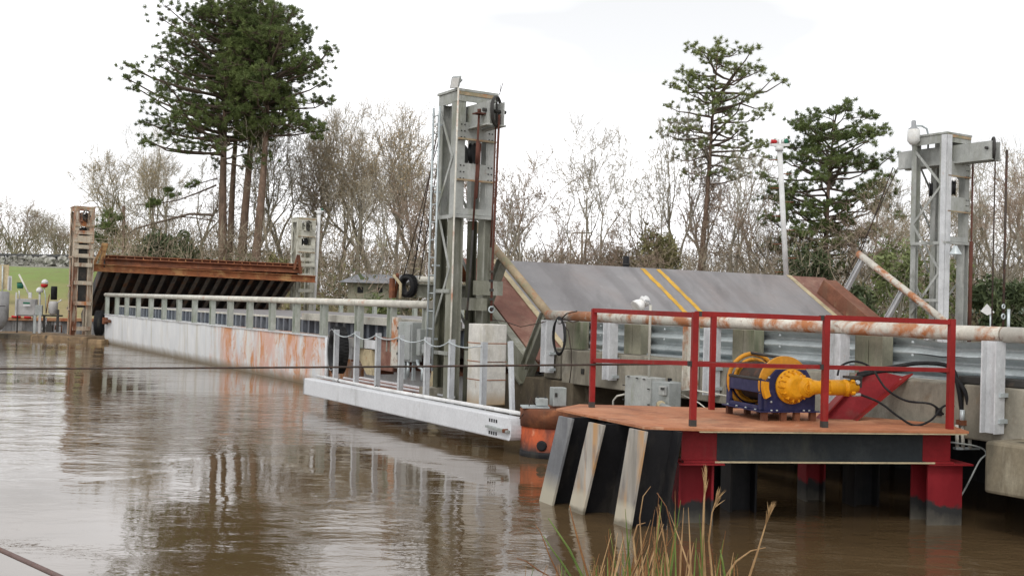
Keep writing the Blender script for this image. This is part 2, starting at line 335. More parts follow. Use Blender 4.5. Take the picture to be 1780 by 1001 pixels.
M['boxdirty'] = weather('streaked_steel_box', (.37, .38, .36), [((.50, .50, .48), .5, .66, 6, (1, 1, .25)), ((.26, .28, .20), .55, .72, 4, (1, 1, .4), .8)], .5, .1)
M['orange'] = weather('worn_orange_pile', (.46, .095, .035), [((.16, .05, .035), .46, .60, 3, (1, 1, .5)), ((.03, .025, .025), .58, .66, 2.4, (1, 1, .8)), ((.62, .26, .15), .6, .72, 6, (1, 1, 1))], .6, bump=.3, wl=((.03, .028, .025), .05, .22))
M['white'] = weather('chalky_white_paint', (.70, .70, .69), [((.5, .49, .46), .55, .75, 5, (1, 1, 1), .6)], .5)
M['grey'] = weather('mid_grey_plastic', (.33, .34, .35), [], .5)
M['dark'] = weather('dark_steel', (.05, .048, .045), [((.12, .09, .07), .55, .72, 5, (1, 1, 1))], .6)
M['green'] = weather('green_paint', (.03, .16, .10), [], .5)
M['redlamp'] = weather('red_lamp_lens', (.50, .03, .03), [], .25)
M['glass'] = weather('milky_lamp_glass', (.78, .78, .76), [((.66, .60, .50), .5, .7, 6, (1, 1, 1), .5)], .2)
M['wood'] = weather('brown_dock_timber', (.20, .14, .085), [((.36, .25, .14), .5, .66, 2, (1, 1, 1)), ((.07, .06, .05), .55, .7, 4, (1, 1, 1))], .85, bump=.5)
M['bulk'] = weather('grey_bulkhead_steel', (.34, .34, .34), [((.15, .14, .12), .5, .68, 1.5, (1, 1, .4)), ((.38, .37, .35), .56, .7, 3, (1, 1, .3))], .75)
M['capo'] = weather('faded_orange_cap', (.46, .24, .13), [((.40, .10, .05), .54, .64, 1.5, (1, 1, 1)), ((.5, .42, .32), .55, .7, 3, (1, 1, 1))], .8)
M['ribblue'] = weather('slate_blue_kerb_paint', (.17, .19, .22), [((.30, .31, .33), .5, .7, 4, (1, 1, .3)), (RUST, .68, .75, 5, (1, 1, .4))], .6)
M['bark'] = weather('pine_bark', (.20, .135, .10), [((.10, .07, .055), .5, .66, 3, (1, 1, .4)), ((.29, .21, .16), .55, .7, 6, (1, 1, .3))], .9, bump=0)
M['barkd'] = weather('dark_pine_limb', (.12, .09, .07), [], .9, bump=0)
M['barkg'] = weather('grey_bare_bark', (.33, .30, .24), [((.15, .135, .11), .5, .68, 1.5, (1, 1, .4)), ((.36, .33, .28), .55, .7, 3, (1, 1, .3))], .9, bump=0)
M['twig'] = weather('grey_brown_twigs', (.42, .375, .29), [((.28, .245, .19), .5, .7, .3, (1, 1, 1))], .9, bump=0)
M['twigr'] = weather('reddish_brown_twigs', (.35, .27, .205), [((.21, .15, .115), .5, .7, .3, (1, 1, 1))], .9, bump=0)
M['brush'] = weather('brown_brush', (.27, .225, .165), [((.17, .15, .10), .5, .68, .3, (1, 1, 1)), ((.30, .30, .14), .56, .7, .2, (1, 1, 1))], .9, bump=0)
M['bud'] = weather('tan_spring_buds', (.55, .40, .22), [((.50, .42, .22), .5, .7, .5, (1, 1, 1))], .9, bump=0)
def leaf(name, a, b_, sc=.5):
    m, t, b = newmat(name)
    c = mixc(t, ramp(t, noi(t, sc, (1, 1, 1), 5, .7), .35, .65), a, b_)
    t.links.new(c, b.inputs['Base Color']); b.inputs['Roughness'].default_value = .6; b.inputs['Specular IOR Level'].default_value = .2; return m
M['needles'] = leaf('dark_pine_needles', (.07, .10, .032), (.16, .20, .065))
M['needlesl'] = leaf('light_pine_needles', (.12, .155, .05), (.24, .27, .10))
M['shrub'] = leaf('dark_shrub_leaves', (.045, .065, .03), (.10, .12, .055))
M['shrubo'] = leaf('olive_shrub_leaves', (.13, .13, .055), (.24, .22, .10))
M['shrubg'] = leaf('fresh_green_leaves', (.085, .11, .04), (.19, .22, .09))
M['grassg'] = leaf('green_blades', (.06, .10, .02), (.17, .23, .06), 6)
M['grasst'] = leaf('straw_blades', (.22, .12, .055), (.46, .31, .16), 6)
M['grassb'] = leaf('brown_blades', (.13, .055, .025), (.30, .15, .06), 6)
# ---------------------------------------------------------------- setting: water
def water_mat():
    m, t, b = newmat('muddy_bayou_water')
    c = mixc(t, ramp(t, noi(t, .25, (1, 1, 1), 4), .35, .65), (.088, .056, .027), (.120, .080, .041))
    t.links.new(c, b.inputs['Base Color']); b.inputs['Roughness'].default_value = .01; b.inputs['IOR'].default_value = 1.72
    b.inputs['Specular IOR Level'].default_value = .5
    big = noi(t, .55, (1, 1.5, 1), 3, .5, 2, .6); mid = noi(t, 2.6, (.8, 1.5, 1), 4, .55, 5, .8); small = noi(t, 9, (.7, 1.5, 1), 3, .5, 8, .4)
    patch = ramp(t, noi(t, .16, (1, 1.4, 1), 3, .5, 12), .40, .62, .15, 1.25)
    h = mathn(t, 'ADD', mathn(t, 'MULTIPLY', big, 1.3), mathn(t, 'MULTIPLY', mid, .65))
    h = mathn(t, 'ADD', h, mathn(t, 'MULTIPLY', small, .10))
    h = mathn(t, 'MULTIPLY', h, patch)
    bn = t.nodes.new('ShaderNodeBump'); bn.inputs['Strength'].default_value = 1.0; bn.inputs['Distance'].default_value = .0165
    t.links.new(h, bn.inputs['Height']); t.links.new(bn.outputs[0], b.inputs['Normal']); return m
WATER = MB().face([Vector((-700, -60, 0)), Vector((700, -60, 0)), Vector((700, 900, 0)), Vector((-700, 900, 0))]).build('water', water_mat())
tag(WATER, 'brown muddy bayou water with soft ripples and bright reflections', 'water', kind='structure')
# ---------------------------------------------------------------- setting: ground
def sst(a, b, x): x = max(0, min(1, (x-a)/(b-a))); return x*x*(3-2*x)
def ground_z(x, y):
    P = Vector((x, y, 0)); u = P.dot(DD); v = P.dot(NN)-V0
    n = noise.noise(Vector((x*.07, y*.07, 0)))*.35
    far = sst(54.4, 57.5, u)                                  # far bank beyond the left ramp
    if v < -14: far *= 1
    lev = sst(60, 84, u)*(1-sst(14, 34, v))                  # levee on the left
    back = sst(27, 33, v - .08*u + .15*abs(u-20)*.2)         # wooded bank closing the bayou
    nearb = sst(-4, -12, u)                                   # bank the approach bridge lands on
    me = sst(5.2, 3.2, y + .0*x)*(1-sst(9, 16, abs(x-1)))
    land = max(far, back, nearb, me)
    z = -1.6 + land*(2.35 + n*.5)
    z += lev*3.1*far
    z += sst(33, 60, v)*.5*back
    if me > 0: z = min(z, .55 + n) if y > 0 else z
    return z
def ground():
    mb = MB(); xs = [-600+ i*20 for i in range(22)] + [-160 + i*1.5 for i in range(220)] + [170+i*22 for i in range(22)]
    ys = [-60 + i*4 for i in range(15)] + [i*1.5 for i in range(100)] + [150+i*30 for i in range(25)]
    nx, ny = len(xs), len(ys)
    for y in ys:
        for x in xs: mb.v.append(Vector((x, y, ground_z(x, y))))
    for j in range(ny-1):
        for i in range(nx-1):
            mb.f.append((j*nx+i, j*nx+i+1, (j+1)*nx+i+1, (j+1)*nx+i)); mb.sm.append(True)
    m, t, b = newmat('bank_earth_and_grass')
    c = mixc(t, ramp(t, noi(t, .25, (1, 1, 1), 6), .4, .62), (.15, .115, .065), (.19, .19, .075))
    P = zpos(t)
    dp = t.nodes.new('ShaderNodeVectorMath'); dp.operation = 'DOT_PRODUCT'; dp.inputs[1].default_value = tuple(DD)
    dv = t.nodes.new('ShaderNodeVectorMath'); dv.operation = 'DOT_PRODUCT'; dv.inputs[1].default_value = tuple(NN)
    g = t.nodes.new('ShaderNodeNewGeometry'); t.links.new(g.outputs['Position'], dp.inputs[0]); t.links.new(g.outputs['Position'], dv.inputs[0])
    lawn = mathn(t, 'MULTIPLY', ramp(t, dp.outputs['Value'], 54, 57), ramp(t, dv.outputs['Value'], 34, 26))
    lawnc = mixc(t, ramp(t, mathn(t, 'ADD', P[2], mathn(t, 'MULTIPLY', noi(t, .5, (.4, 1, 1), 6), 2.6)), 2.2, 4.2), (.31, .25, .12), (.20, .27, .07))
    lawnc = mixc(t, mathn(t, 'MULTIPLY', ramp(t, noi(t, 1.6, (1, .3, 1), 7, .75), .45, .65), .55), lawnc, (.20, .19, .07))
    c = mixc(t, lawn, c, lawnc)
    c = mixc(t, ramp(t, P[2], .25, .05), c, (.10, .075, .045))
    t.links.new(c, b.inputs['Base Color']); b.inputs['Roughness'].default_value = .95
    bn = t.nodes.new('ShaderNodeBump'); bn.inputs['Strength'].default_value = .6; bn.inputs['Distance'].default_value = .1
    t.links.new(noi(t, 2, (1, 1, 1), 6), bn.inputs['Height']); t.links.new(bn.outputs[0], b.inputs['Normal'])
    return tag(mb.build('ground', m), 'grassy banks and levee beyond the bayou', 'ground', kind='structure')
ground()
SPLIT = {'weld_mark', 'cross_plate','cross_rung','seam_strip','rivet','splice_bolt','post_bracket','skid','case_bolt','frame_bolt','underside_rib','edge_stiffener','kerb_rib',
 'timber_block','drain_hole','cable_clip','step_peg', 'rib_flange','pipe_clamp','coupling','pipe','mid_rail','top_rail', 'ledge','deck_joist','brace','vent_slot','red_marker','window','inner_sheave','terminal', 'base_block',
 'hinge','stand','leg_cap','post_foot','motor_lug','case_rib','kerb_cap','fascia_plate','inner_beam','end_bracket','hoist_cable','lowering_cable','flange','top_channel','side_brace','conduit','pipework','side_box','weld_seam','cross_girder','screw_sleeve','shackle'}
def part(name, mat, parent, fn, bevel=0):
    mb = MB(); fn(mb)
    if name in SPLIT and len(mb.mk) > 1:
        o = None
        for (a, fa), (b, fb) in zip(mb.mk, mb.mk[1:] + [(len(mb.v), len(mb.f))]):
            m2 = MB(); m2.v = mb.v[a:b]; m2.f = [tuple(i-a for i in f) for f in mb.f[fa:fb]]; m2.sm = mb.sm[fa:fb]; o = m2.build(name, mat, parent, bevel)
        return o
    return mb.build(name, mat, parent, bevel)
# ================================================================ floating barge bridge
barge = thing('barge_bridge', 'long floating barge bridge, white hull blotched with orange rust, pipe rail on top', 'barge', Wd(32, 4.8, 0))
def hull(mb):
    ss = 60; u0, u1 = 23.2, 46.6
    prof = [(-.6, .35), (-.15, .12), (.05, .04), (.25, 0), (1.17, -.02)]
    n = len(mb.v)
    for i in range(ss+1):
        u = u0 + (u1-u0)*i/ss
        for (z, v) in prof: mb.v.append(Wd(u, v + .012*math.sin(u*3.6)*(z > 0), z))
    for i in range(ss):
        for j in range(len(prof)-1):
            a = n+i*len(prof)+j; mb.f.append((a, a+len(prof), a+len(prof)+1, a+1)); mb.sm.append(True)
    # ends, far side, top
    for u, s_ in ((u0, 1), (u1, -1)):
        pts = [Wd(u, v, z) for z, v in prof] + [Wd(u, 9.6, 1.17), Wd(u, 9.6, -.6)]
        mb.face(pts if s_ > 0 else pts[::-1])
    mb.face([Wd(u0, -.02, 1.17), Wd(u1, -.02, 1.17), Wd(u1, 9.6, 1.17), Wd(u0, 9.6, 1.17)])
    mb.face([Wd(u0, 9.6, 1.17), Wd(u1, 9.6, 1.17), Wd(u1, 9.6, -.6), Wd(u0, 9.6, -.6)])
part('hull', M['hullr'], barge, hull)
part('hull_rim', M['hull'], barge, lambda mb: (mb.rbox(23.2, 46.6, -.05, .05, 1.155, 1.185), mb.tube([Wd(23.17, 0.0, -.3), Wd(23.17, -.02, 1.16)], .05, 8)))
# lower end pontoon carrying the road deck to the ramp hinge
def endp(mb):
    mb.rbox(18.4, 23.15, .9, 9.2, -.4, .62)
part('end_pontoon', M['hull'], barge, endp)
part('end_deck', M['rustk'], barge, lambda mb: mb.rbox(18.2, 23.1, .55, 9.3, .62, .68))
def road(mb): mb.rbox(17.3, 47.0, .75, 9.0, 1.42, 1.50)
part('road_deck', M['plate'], barge, road)
def kerbn(mb):
    mb.rbox(18.0, 46.8, .50, .74, 1.50, 1.54)
    mb.rbox(17.9, 25.6, .30, .50, 1.50, 1.66)
part('kerb_cap', M['pipe_white'], barge, kerbn)
def kribs(mb):
    u = 18.1
    while u < 46.7:
        mb.rbox(u, u+.12, .50, .62, 1.18, 1.50); u += .44
part('kerb_rib', M['ribblue'], barge, kribs)
part('kerb_web', M['ribblue'], barge, lambda mb: mb.rbox(18.0, 46.8, .625, .74, 1.18, 1.498))
def fascia(mb):
    mb.rbox(18.4, 22.9, .12, .20, 1.00, 1.18)
    mb.rbox(22.1, 22.9, .14, .22, .72, 1.00)
part('fascia_plate', M['hull'], barge, fascia)
part('rail_pipe', M['pipe_white'], barge, lambda mb: mb.tube([Wd(18.25, 0, 1.965), Wd(46.7, 0, 1.965)], .075, 14))
part('far_rail_pipe', M['pipe_white'], barge, lambda mb: mb.tube([Wd(17.9, 9.5, 1.965), Wd(46.7, 9.5, 1.965)], .075, 10))
for i, u in enumerate((46.45, 44.66, 43.0, 41.18, 39.32, 37.54, 35.68, 33.91, 32.06, 30.37, 28.68, 26.93, 25.23, 23.49, 21.54, 19.94, 18.4)):
    zb = 1.15 if u > 23 else 1.0
    def pst(mb): mb.hbar(Wd(u, .02, zb), Wd(u, .02, 1.90), .13, .20, .016, DD)
    def pst2(mb): mb.hbar(Wd(u, 9.48, zb), Wd(u, 9.48, 1.90), .13, .20, .016, DD)
    part('rail_post', M['post'], barge, pst); part('far_rail_post', M['post'], barge, pst2)
part('mooring_cleat', M['rust'], barge, lambda mb: (mb.rbox(45.4, 46.3, -.16, -.03, .86, .98), mb.rbox(46.0, 46.25, -.2, -.03, .78, 1.05)), .02)
# tyres
def tyre(name, label, c, ax, R, w, lean=None):
    t = thing(name, label, 'tyre', c - UP*R)
    def tread(mb):
        prof = [(-w/2, R*.62), (-w/2-.015, R*.75), (-w/2+.01, R*.93), (-w/2+.05, R), (w/2-.05, R), (w/2-.01, R*.93), (w/2+.015, R*.75), (w/2, R*.62), (w/2-.04, R*.56)]
        a = ax.normalized(); p = a.cross(UP).normalized(); q = a.cross(p); n = 40; b0 = len(mb.v)
        prof2 = prof + [(-w/2+.04, R*.56)]
        for i in range(n):
            e = p*math.cos(2*math.pi*i/n) + q*math.sin(2*math.pi*i/n)
            for (x, r) in prof2: mb.v.append(c + a*x + e*r)
        k = len(prof2)
        for i in range(n):
            for j in range(k):
                i2, j2 = (i+1) % n, (j+1) % k
                mb.f.append((b0+i*k+j, b0+i*k+j2, b0+i2*k+j2, b0+i2*k+j)); mb.sm.append(True)
    part('casing', M['rubber'], t, tread)
    def lugs(mb):
        a = ax.normalized(); p = a.cross(UP).normalized(); q = a.cross(p)
        for i in range(44):
            e = p*math.cos(2*math.pi*i/44) + q*math.sin(2*math.pi*i/44); tn = a.cross(e)
            for sg in (-1, 1): mb.cbox(c + e*(R+.004) + a*sg*w*.22 + tn*sg*.01, e, a, tn, .018, w*.36, R*.075)
    part('tread_lug', M['rubber'], t, lugs)
    return t
tyre('fender_tyre', 'big black tractor tyre hung at the rusty near end of the barge hull', PV(588, 608, -.2), Vector((.93, .37, 0)), .50, .27)
tyre('fender_tyre', 'dark tyre hung at the far left end of the white barge hull', Wd(47.0, -.15, .80), Vector((.97, .2, 0)), .50, .32)
part('sidewall_crescent', M['grey'], COL.objects['fender_tyre'], lambda mb: mb.ring(PV(588, 608, -.2)-Vector((.93, .37, 0))*.15, Vector((.93, .37, 0)), .44, .010, 40, 6))
# equipment at barge end
cab = thing('switch_cabinet', 'grey upright switch cabinet on the near end of the barge beside the tower ladder', 'cabinet', Wd(19.0, -.05, .62))
def cabf(mb): mb.rbox(18.75, 19.35, -.12, .12, .86, 1.62)
part('body', M['boxg'], cab, cabf, .01)
part('door', M['boxg'], cab, lambda mb: mb.rbox(18.79, 19.31, -.142, -.122, .90, 1.58), .004)
part('hinge', M['dark'], cab, lambda mb: [mb.rbox(19.30, 19.335, -.155, -.12, z, z+.05) for z in (.97, 1.22, 1.47)])
part('stand', M['galv'], cab, lambda mb: (mb.rbox(18.85, 18.9, -.03, .03, .5, .86), mb.rbox(19.2, 19.25, -.03, .03, .5, .86)))
part('side_box', M['boxg'], cab, lambda mb: (mb.rbox(18.45, 18.60, -.1, .08, 1.0, 1.5), mb.rbox(18.25, 18.38, -.1, .05, 1.05, 1.22)), .01)
part('conduit', M['galv'], cab, lambda mb: (mb.tube([Wd(18.95, -.08, .86), Wd(18.95, -.08, .55)], .03), mb.tube([Wd(18.70, -.02, .9), Wd(18.62, -.02, .78), Wd(18.5, 0, .74), Wd(18.5, 0, .5)], .035)))
rb = thing('hydraulic_housing', 'rust red steel housing between the big tyre and the grey switch cabinet', 'housing', Wd(20.2, .1, .5))
part('body', M['shoulder'], rb, lambda mb: mb.rbox(19.75, 20.55, -.02, .45, .60, 1.22), .02)
part('lid', M['shoulder'], rb, lambda mb: mb.rbox(19.70, 20.60, -.06, .48, 1.22, 1.27), .01)
part('side_panel', M['rust'], rb, lambda mb: mb.rbox(20.56, 20.62, .0, .4, .5, 1.0))
part('front_plate', M['pipe_rust'], rb, lambda mb: mb.rbox(19.42, 19.70, -.1, -.02, .7, 1.70), .01)
def brk(mb):
    mb.poly([Wd(22.0, .12, .98), Wd(21.1, .12, .98), Wd(20.9, .12, .45), Wd(21.3, .12, .45)], NN*.1)
    mb.poly([Wd(18.3, .12, .90), Wd(17.7, .12, .90), Wd(18.2, .12, .30), Wd(18.5, .12, .30)], NN*.1)
part('end_bracket', M['tan'], barge, brk)
# ================================================================ white walkway beam
wk = thing('walkway_boom', 'long white box beam walkway low over the water with thin posts', 'walkway', Wd(16, -1.6, 0))
part('box_beam', M['aluw'], wk, lambda mb: mb.rbox(12.42, 19.85, -1.84, -1.62, .185, .50), .02)
part('end_cap', M['grey'], wk, lambda mb: mb.rbox(19.852, 19.90, -1.83, -1.61, .19, .49))
def roundend(mb):
    pts = []
    for i in range(9):
        a = -math.pi/2 + math.pi*i/8; pts.append(Wd(12.42 - .07*math.cos(a), -1.84, .343 + .155*math.sin(a)))
    mb.poly([Wd(12.43, -1.84, .188), *pts, Wd(12.43, -1.84, .498)][::1], NN*.20)
part('rounded_end', M['aluw'], wk, roundend)
part('draw_bar', M['boxg'], wk, lambda mb: (mb.bar(Wd(12.95, -1.87, .33), Wd(12.38, -1.87, .315), .05, .03), ))
part('pin', M['rust'], wk, lambda mb: mb.tube([Wd(12.45, -1.91, .32), Wd(12.45, -1.82, .32)], .028))
def slots(mb):
    for z in (.415, .245):
        for i in range(4): mb.rbox(12.72+i*.06, 12.75+i*.06, -1.846, -1.80, z-.02, z+.025)
part('vent_slot', M['black'], wk, slots)
part('hand_pipe', M['white'], wk, lambda mb: mb.tube([Wd(19.7, -1.64, .55), Wd(17, -1.66, .53), Wd(12.2, -1.66, .55)], .028, 10))
part('pipe_clamp', M['dark'], wk, lambda mb: [mb.ring(Wd(u, -1.65, .54), DD, .031, .006, 14, 6) for u in (18.6, 17.0, 15.6, 14.5, 13.4)])
part('walk_plate', M['rustk'], wk, lambda mb: mb.rbox(15.9, 19.7, -1.61, -.75, .46, .49))
part('inner_beam', M['aluw'], wk, lambda mb: (mb.rbox(15.9, 19.75, -.75, -.70, .40, .52), mb.rbox(15.2, 19.6, -1.15, -1.12, .50, .53)))
for i, u in enumerate((18.95, 18.02, 17.13, 16.24, 15.32, 14.52, 13.56)):
    part('post', M['alu'], wk, lambda mb: (mb.rbox(u-.035, u-.030, -1.62, -1.54, .48, 1.46), mb.rbox(u-.03, u+.03, -1.565, -1.555, .48, 1.46), mb.rbox(u-.035, u+.035, -1.622, -1.612, .48, 1.46)))
part('leaning_post', M['alu'], wk, lambda mb: mb.bar(Wd(12.72, -1.6, .50), Wd(12.90, -1.55, 1.50), .07, .05, NN))
def chain(mb):
    us = (18.95, 18.02, 17.13, 16.24, 15.32, 14.52, 13.56); pts = []
    for a, b in zip(us, us[1:]):
        for k in range(6):
            t = k/6; pts.append(Wd(a+(b-a)*t, -1.64, 1.42 - .07*4*t*(1-t)*(1+.3*math.sin(a*5))))
    pts.append(Wd(us[-1], -1.64, 1.40)); mb.tube(pts, .010, 6)
part('chain', M['galv'], wk, chain)
# ================================================================ orange pile with battery boxes
buoy = thing('mooring_pile', 'worn orange pipe pile with brown cap at the end of the white walkway', 'pile', Wd(12.0, -1.45, -.5))
bc = Vector((.57, 14.75, 0))
part('shell', M['orange'], buoy, lambda mb: mb.lathe(bc+UP*-.6, UP, [(0, .40), (1.0, .40)], 40))
part('cap', M['rust'], buoy, lambda mb: mb.lathe(bc+UP*.40, UP, [(0, .415), (.22, .415), (.24, .40)], 40))
part('tar_patch', M['black'], buoy, lambda mb: mb.lathe(bc+Vector((-.12, -.375, .17)), Vector((-.3, -1, 0)), [(0, .07), (.02, .07), (.03, .05)], 12))
part('wear_band', M['black'], buoy, lambda mb: mb.lathe(bc+UP*-.05, UP, [(0, .41), (.10, .41), (.13, .404)], 40))
part('top_plate', M['galv'], buoy, lambda mb: mb.cbox(bc+Vector((-.22, -.1, .655)), Vector((1, .1, 0)), Vector((-.1, 1, 0)), UP, .36, .3, .02))
bx = thing('terminal_box', 'square grey terminal box on the rusty cap of the orange pile', 'box', bc+Vector((.09, 0, .66)))
part('body', M['boxg'], bx, lambda mb: mb.cbox(bc+Vector((.09, 0, .79)), Vector((1, .3, 0)), Vector((-.3, 1, 0)), UP, .19, .16, .25), .01)
part('cover_bolt', M['dark'], bx, lambda mb: mb.cbox(bc+Vector((.06, -.1, .82)), Vector((1, .3, 0)), Vector((-.3, 1, 0)), UP, .03, .02, .05))
bb = thing('battery', 'small grey battery standing left of the terminal box on the orange pile', 'battery', bc+Vector((-.13, -.05, .66)))
part('body', M['boxg'], bb, lambda mb: mb.cbox(bc+Vector((-.13, -.08, .72)), Vector((1, .1, 0)), Vector((-.1, 1, 0)), UP, .16, .14, .10), .01)
part('terminal', M['dark'], bb, lambda mb: [mb.cbox(bc+Vector((-.13+d, -.08, .78)), Vector((1, 0, 0)), Vector((0, 1, 0)), UP, .03, .03, .025) for d in (-.05, .05)])
part('strap', M['rope_steel'], bb, lambda mb: mb.tube([bc+Vector((-.42, -.2, .50)), bc+Vector((-.30, -.15, .66)), bc+Vector((-.28, -.13, .78)), bc+Vector((-.21, -.1, .68))], .008, 6))
# ================================================================ approach bridge
ap = thing('approach_bridge', 'concrete approach bridge at right with rusty cream pipe rail, guardrail and timber blocks', 'bridge', Wd(8, 4.9, 0))
def girder(mb):
    mb.rbox(6.9, 13.9, .02, .30, .83, 1.34); mb.rbox(-8, 6.86, .02, .30, .80, 1.34)
    mb.rbox(13.905, 14.75, .30, .75, .86, 1.335)
part('edge_girder', M['conc'], ap, girder, .015)
part('far_girder', M['conc'], ap, lambda mb: mb.rbox(-8, 14.7, 9.6, 9.9, .8, 1.34))
part('deck_slab', M['conc'], ap, lambda mb: mb.rbox(-8, 14.6, .305, 9.595, 1.0, 1.30))
part('drain_hole', M['black'], ap, lambda mb: [mb.rbox(u, u+.07, .005, .03, 1.0, 1.08) for u in (13.3, 7.1, 11.3)])
part('pipe_rail', M['pipe_rust'], ap, lambda mb: (mb.tube([Wd(14.25, -.02, 1.865), Wd(6.42, -.02, 1.85)], .075, 16), mb.tube([Wd(6.40, -.02, 1.85), Wd(-4, -.02, 1.84)], .075, 16)))
part('far_pipe_rail', M['pipe_rust'], ap, lambda mb: mb.tube([Wd(13.9, 9.95, 1.72), Wd(-4, 9.95, 1.7)], .075, 10))
for u, zb in ((14.16, .97), (12.55, .97), (10.82, .95), (10.42, .93), (8.36, .88), (6.47, .90), (4.5, .9), (2.5, .9)):
    mt = M['postw'] if u != 10.82 else M['pipe_rust']
    part('rail_post', mt, ap, lambda mb: mb.hbar(Wd(u, -.08, zb), Wd(u, -.08, 1.785), .15, .16, .014, DD))
part('post_bracket', M['galv'], ap, lambda mb: [(mb.rbox(u-.10, u-.06, -.1, .02, 1.0, 1.04), mb.rbox(u-.10, u-.06, -.1, .02, 1.25, 1.29)) for u in (14.16, 12.55, 10.42, 8.36, 6.47)])
for u in (13.86, 12.38, 10.14, 8.18, 5.2, 3.2):
    part('timber_block', M['timber'], ap, lambda mb: (mb.rbox(u-.19, u-.004, .18, .36, 1.35, 1.775), mb.rbox(u+.004, u+.19, .18, .36, 1.35, 1.775)), .008)
def wbeam(mb):
    prof = []; n = 28; z0, z1 = 1.36, 1.77
    for i in range(n+1):
        t = i/n; prof.append((z0+(z1-z0)*t, .42 + .055*math.cos(t*math.pi*2*2.5)))
    us = [14.4 - .35*i for i in range(40)]
    b = len(mb.v)
    for u in us:
        dent = .05*math.exp(-((u-7.3)/.25)**2)
        for (z, v) in prof: mb.v.append(Wd(u, v + dent*(z-1.36)*2, z - dent*(z > 1.6)*.8))
    k = len(prof)
    for i in range(len(us)-1):
        for j in range(k-1):
            a = b+i*k+j; mb.f.append((a, a+1, a+k+1, a+k)); mb.sm.append(True)
part('guardrail_beam', M['galv'], ap, wbeam)
part('splice_bolt', M['galv'], ap, lambda mb: [mb.lathe(Wd(u, .385, z), -NN, [(0, .018), (.012, .018), (.02, .008)], 8) for u in (13.4, 9.7, 11.9, 7.75) for z in (1.43, 1.58, 1.72)])
part('kerb_strip', M['galv'], ap, lambda mb: mb.rbox(-4, 13.3, .30, .52, 1.345, 1.37))
part('dark_rub_rail', M['dark'], ap, lambda mb: mb.rbox(-2, 6.95, .06, .28, 1.345, 1.42), .01)
# piers
for u, z1, vv in ((15.6, .86, -.05),):
    part('pier_cap', M['concd'], ap, lambda mb: (mb.rbox(13.6, 15.55, .02, 9.8, .05, .855), mb.rbox(13.95, 15.5, -.02, 9.8, -.8, .04)), .02)
part('pile_cap', weather('brown_stained_concrete', (.24, .205, .145), [((.09, .08, .06), .46, .62, 2.2, (1, 1, .25), .9), ((.40, .36, .27), .54, .68, 4, (1, 1, .2), .8)], .9, bump=.6, bscale=12), ap, lambda mb: mb.rbox(5.2, 6.27, -.48, 9.9, .39, .87), .03)
for u in (5.75,):
    for v in (.3, 2.5, 4.8, 7.0, 9.3):
        part('pier_pile', M['concd'], ap, lambda mb: mb.rbox(u-.18, u+.18, v-.18, v+.18, -1.5, .385))
part('bulkhead', M['black'], ap, lambda mb: [mb.rbox(-8+.42*i, -8+.42*i+.38, 2.4+.05*(i % 2), 2.6, -1.2, .82) for i in range(51)])  # added black wall under the deck, blocks light from behind and darkens the void
part('end_bearing', M['conc'], ap, lambda mb: mb.rbox(14.0, 14.45, .05, .5, .87, 1.30), .02)
# ================================================================ ramps (aprons)
SL = math.atan2(1.75, 2.74)
def make_ramp(name, label, uh, zh, sgn, L, ut=None):
    """hinge at (uh, zh); rises along sgn*u. local: s up the slope, n normal"""
    S = (DD*sgn*math.cos(SL) + UP*math.sin(SL)); Nn = (UP*math.cos(SL) - DD*sgn*math.sin(SL))
    t = thing(name, label, 'ramp', Wd(uh, 4.9, zh))
    def Q(s, v, n): return Wd(uh, v, zh) + S*s + Nn*n
    def qb(mb, s0, s1, v0, v1, n0, n1): mb.quadbox(Q(s0, v0, n0), S*(s1-s0), NN*(v1-v0), Nn*(n1-n0))
    return t, Q, qb, S, Nn
r1, Q, qb, S, Nn = make_ramp('lift_ramp', 'raised steel road ramp tilted up towards the barge, grey plate with double yellow line', 14.87, 1.10, 1, 3.25)
L = 3.24
part('road_plate', M['plate'], r1, lambda mb: qb(mb, 0, L, .95, 8.75, -.03, 0))
part('near_shoulder', M['shoulder'], r1, lambda mb: qb(mb, 0, L, .22, .93, -.035, -.004))
part('far_shoulder', M['shoulder'], r1, lambda mb: qb(mb, 0, L, 8.77, 9.9, -.035, -.004))
part('seam_strip', M['tan'], r1, lambda mb: (qb(mb, 0, L, .90, 1.02, .002, .012), qb(mb, 0, L, 8.66, 8.80, .002, .012)))
def yl(v0, seed):
    def f(mb):
        rnd = random.Random(seed); s = 0; w = .12
        a = []; b = []
        while s <= L-.01:
            a.append(v0 + rnd.uniform(-.014, .014)); b.append(v0+w + rnd.uniform(-.014, .014)); s += .1
        n = len(a)
        for i in range(n-1):
            mb.face([Q(i*.1, a[i], .005), Q(i*.1, b[i], .005), Q((i+1)*.1, b[i+1], .005), Q((i+1)*.1, a[i+1], .005)])
    return f
part('yellow_line', M['yellow_line'], r1, yl(4.44, 1)); part('yellow_line', M['yellow_line'], r1, yl(4.86, 2))
part('side_beam', M['tower_green'], r1, lambda mb: (qb(mb, -.1, 1.95, .02, .18, -.36, .0), qb(mb, -.1, 1.95, -.04, .20, -.40, -.365)))
def box(mb):
    qb(mb, 0.1, 2.55, 9.02, 9.42, 0.0, .34)
part('kerb_beam', M['rustk'], r1, box, .01)
part('far_side_beam', M['rustk'], r1, lambda mb: qb(mb, 0, L, 9.5, 9.85, -.35, -.04))
part('hinge_tube', M['rust'], r1, lambda mb: mb.tube([Q(0, .1, -.1), Q(0, 9.8, -.1)], .09, 10))
part('underside_rib', M['rib'], r1, lambda mb: [qb(mb, .1, L-.15, .4+.5*i, .46+.5*i, -.33, -.04) for i in range(19)])
part('top_girder', M['rusty_edge'], r1, lambda mb: qb(mb, L-.16, L-.02, .2, 9.7, -.42, -.04))
pn = .96
def rp(mb): mb.tube([Q(-.12, .02, pn), Q(2.75, .02, pn)], .070, 14)
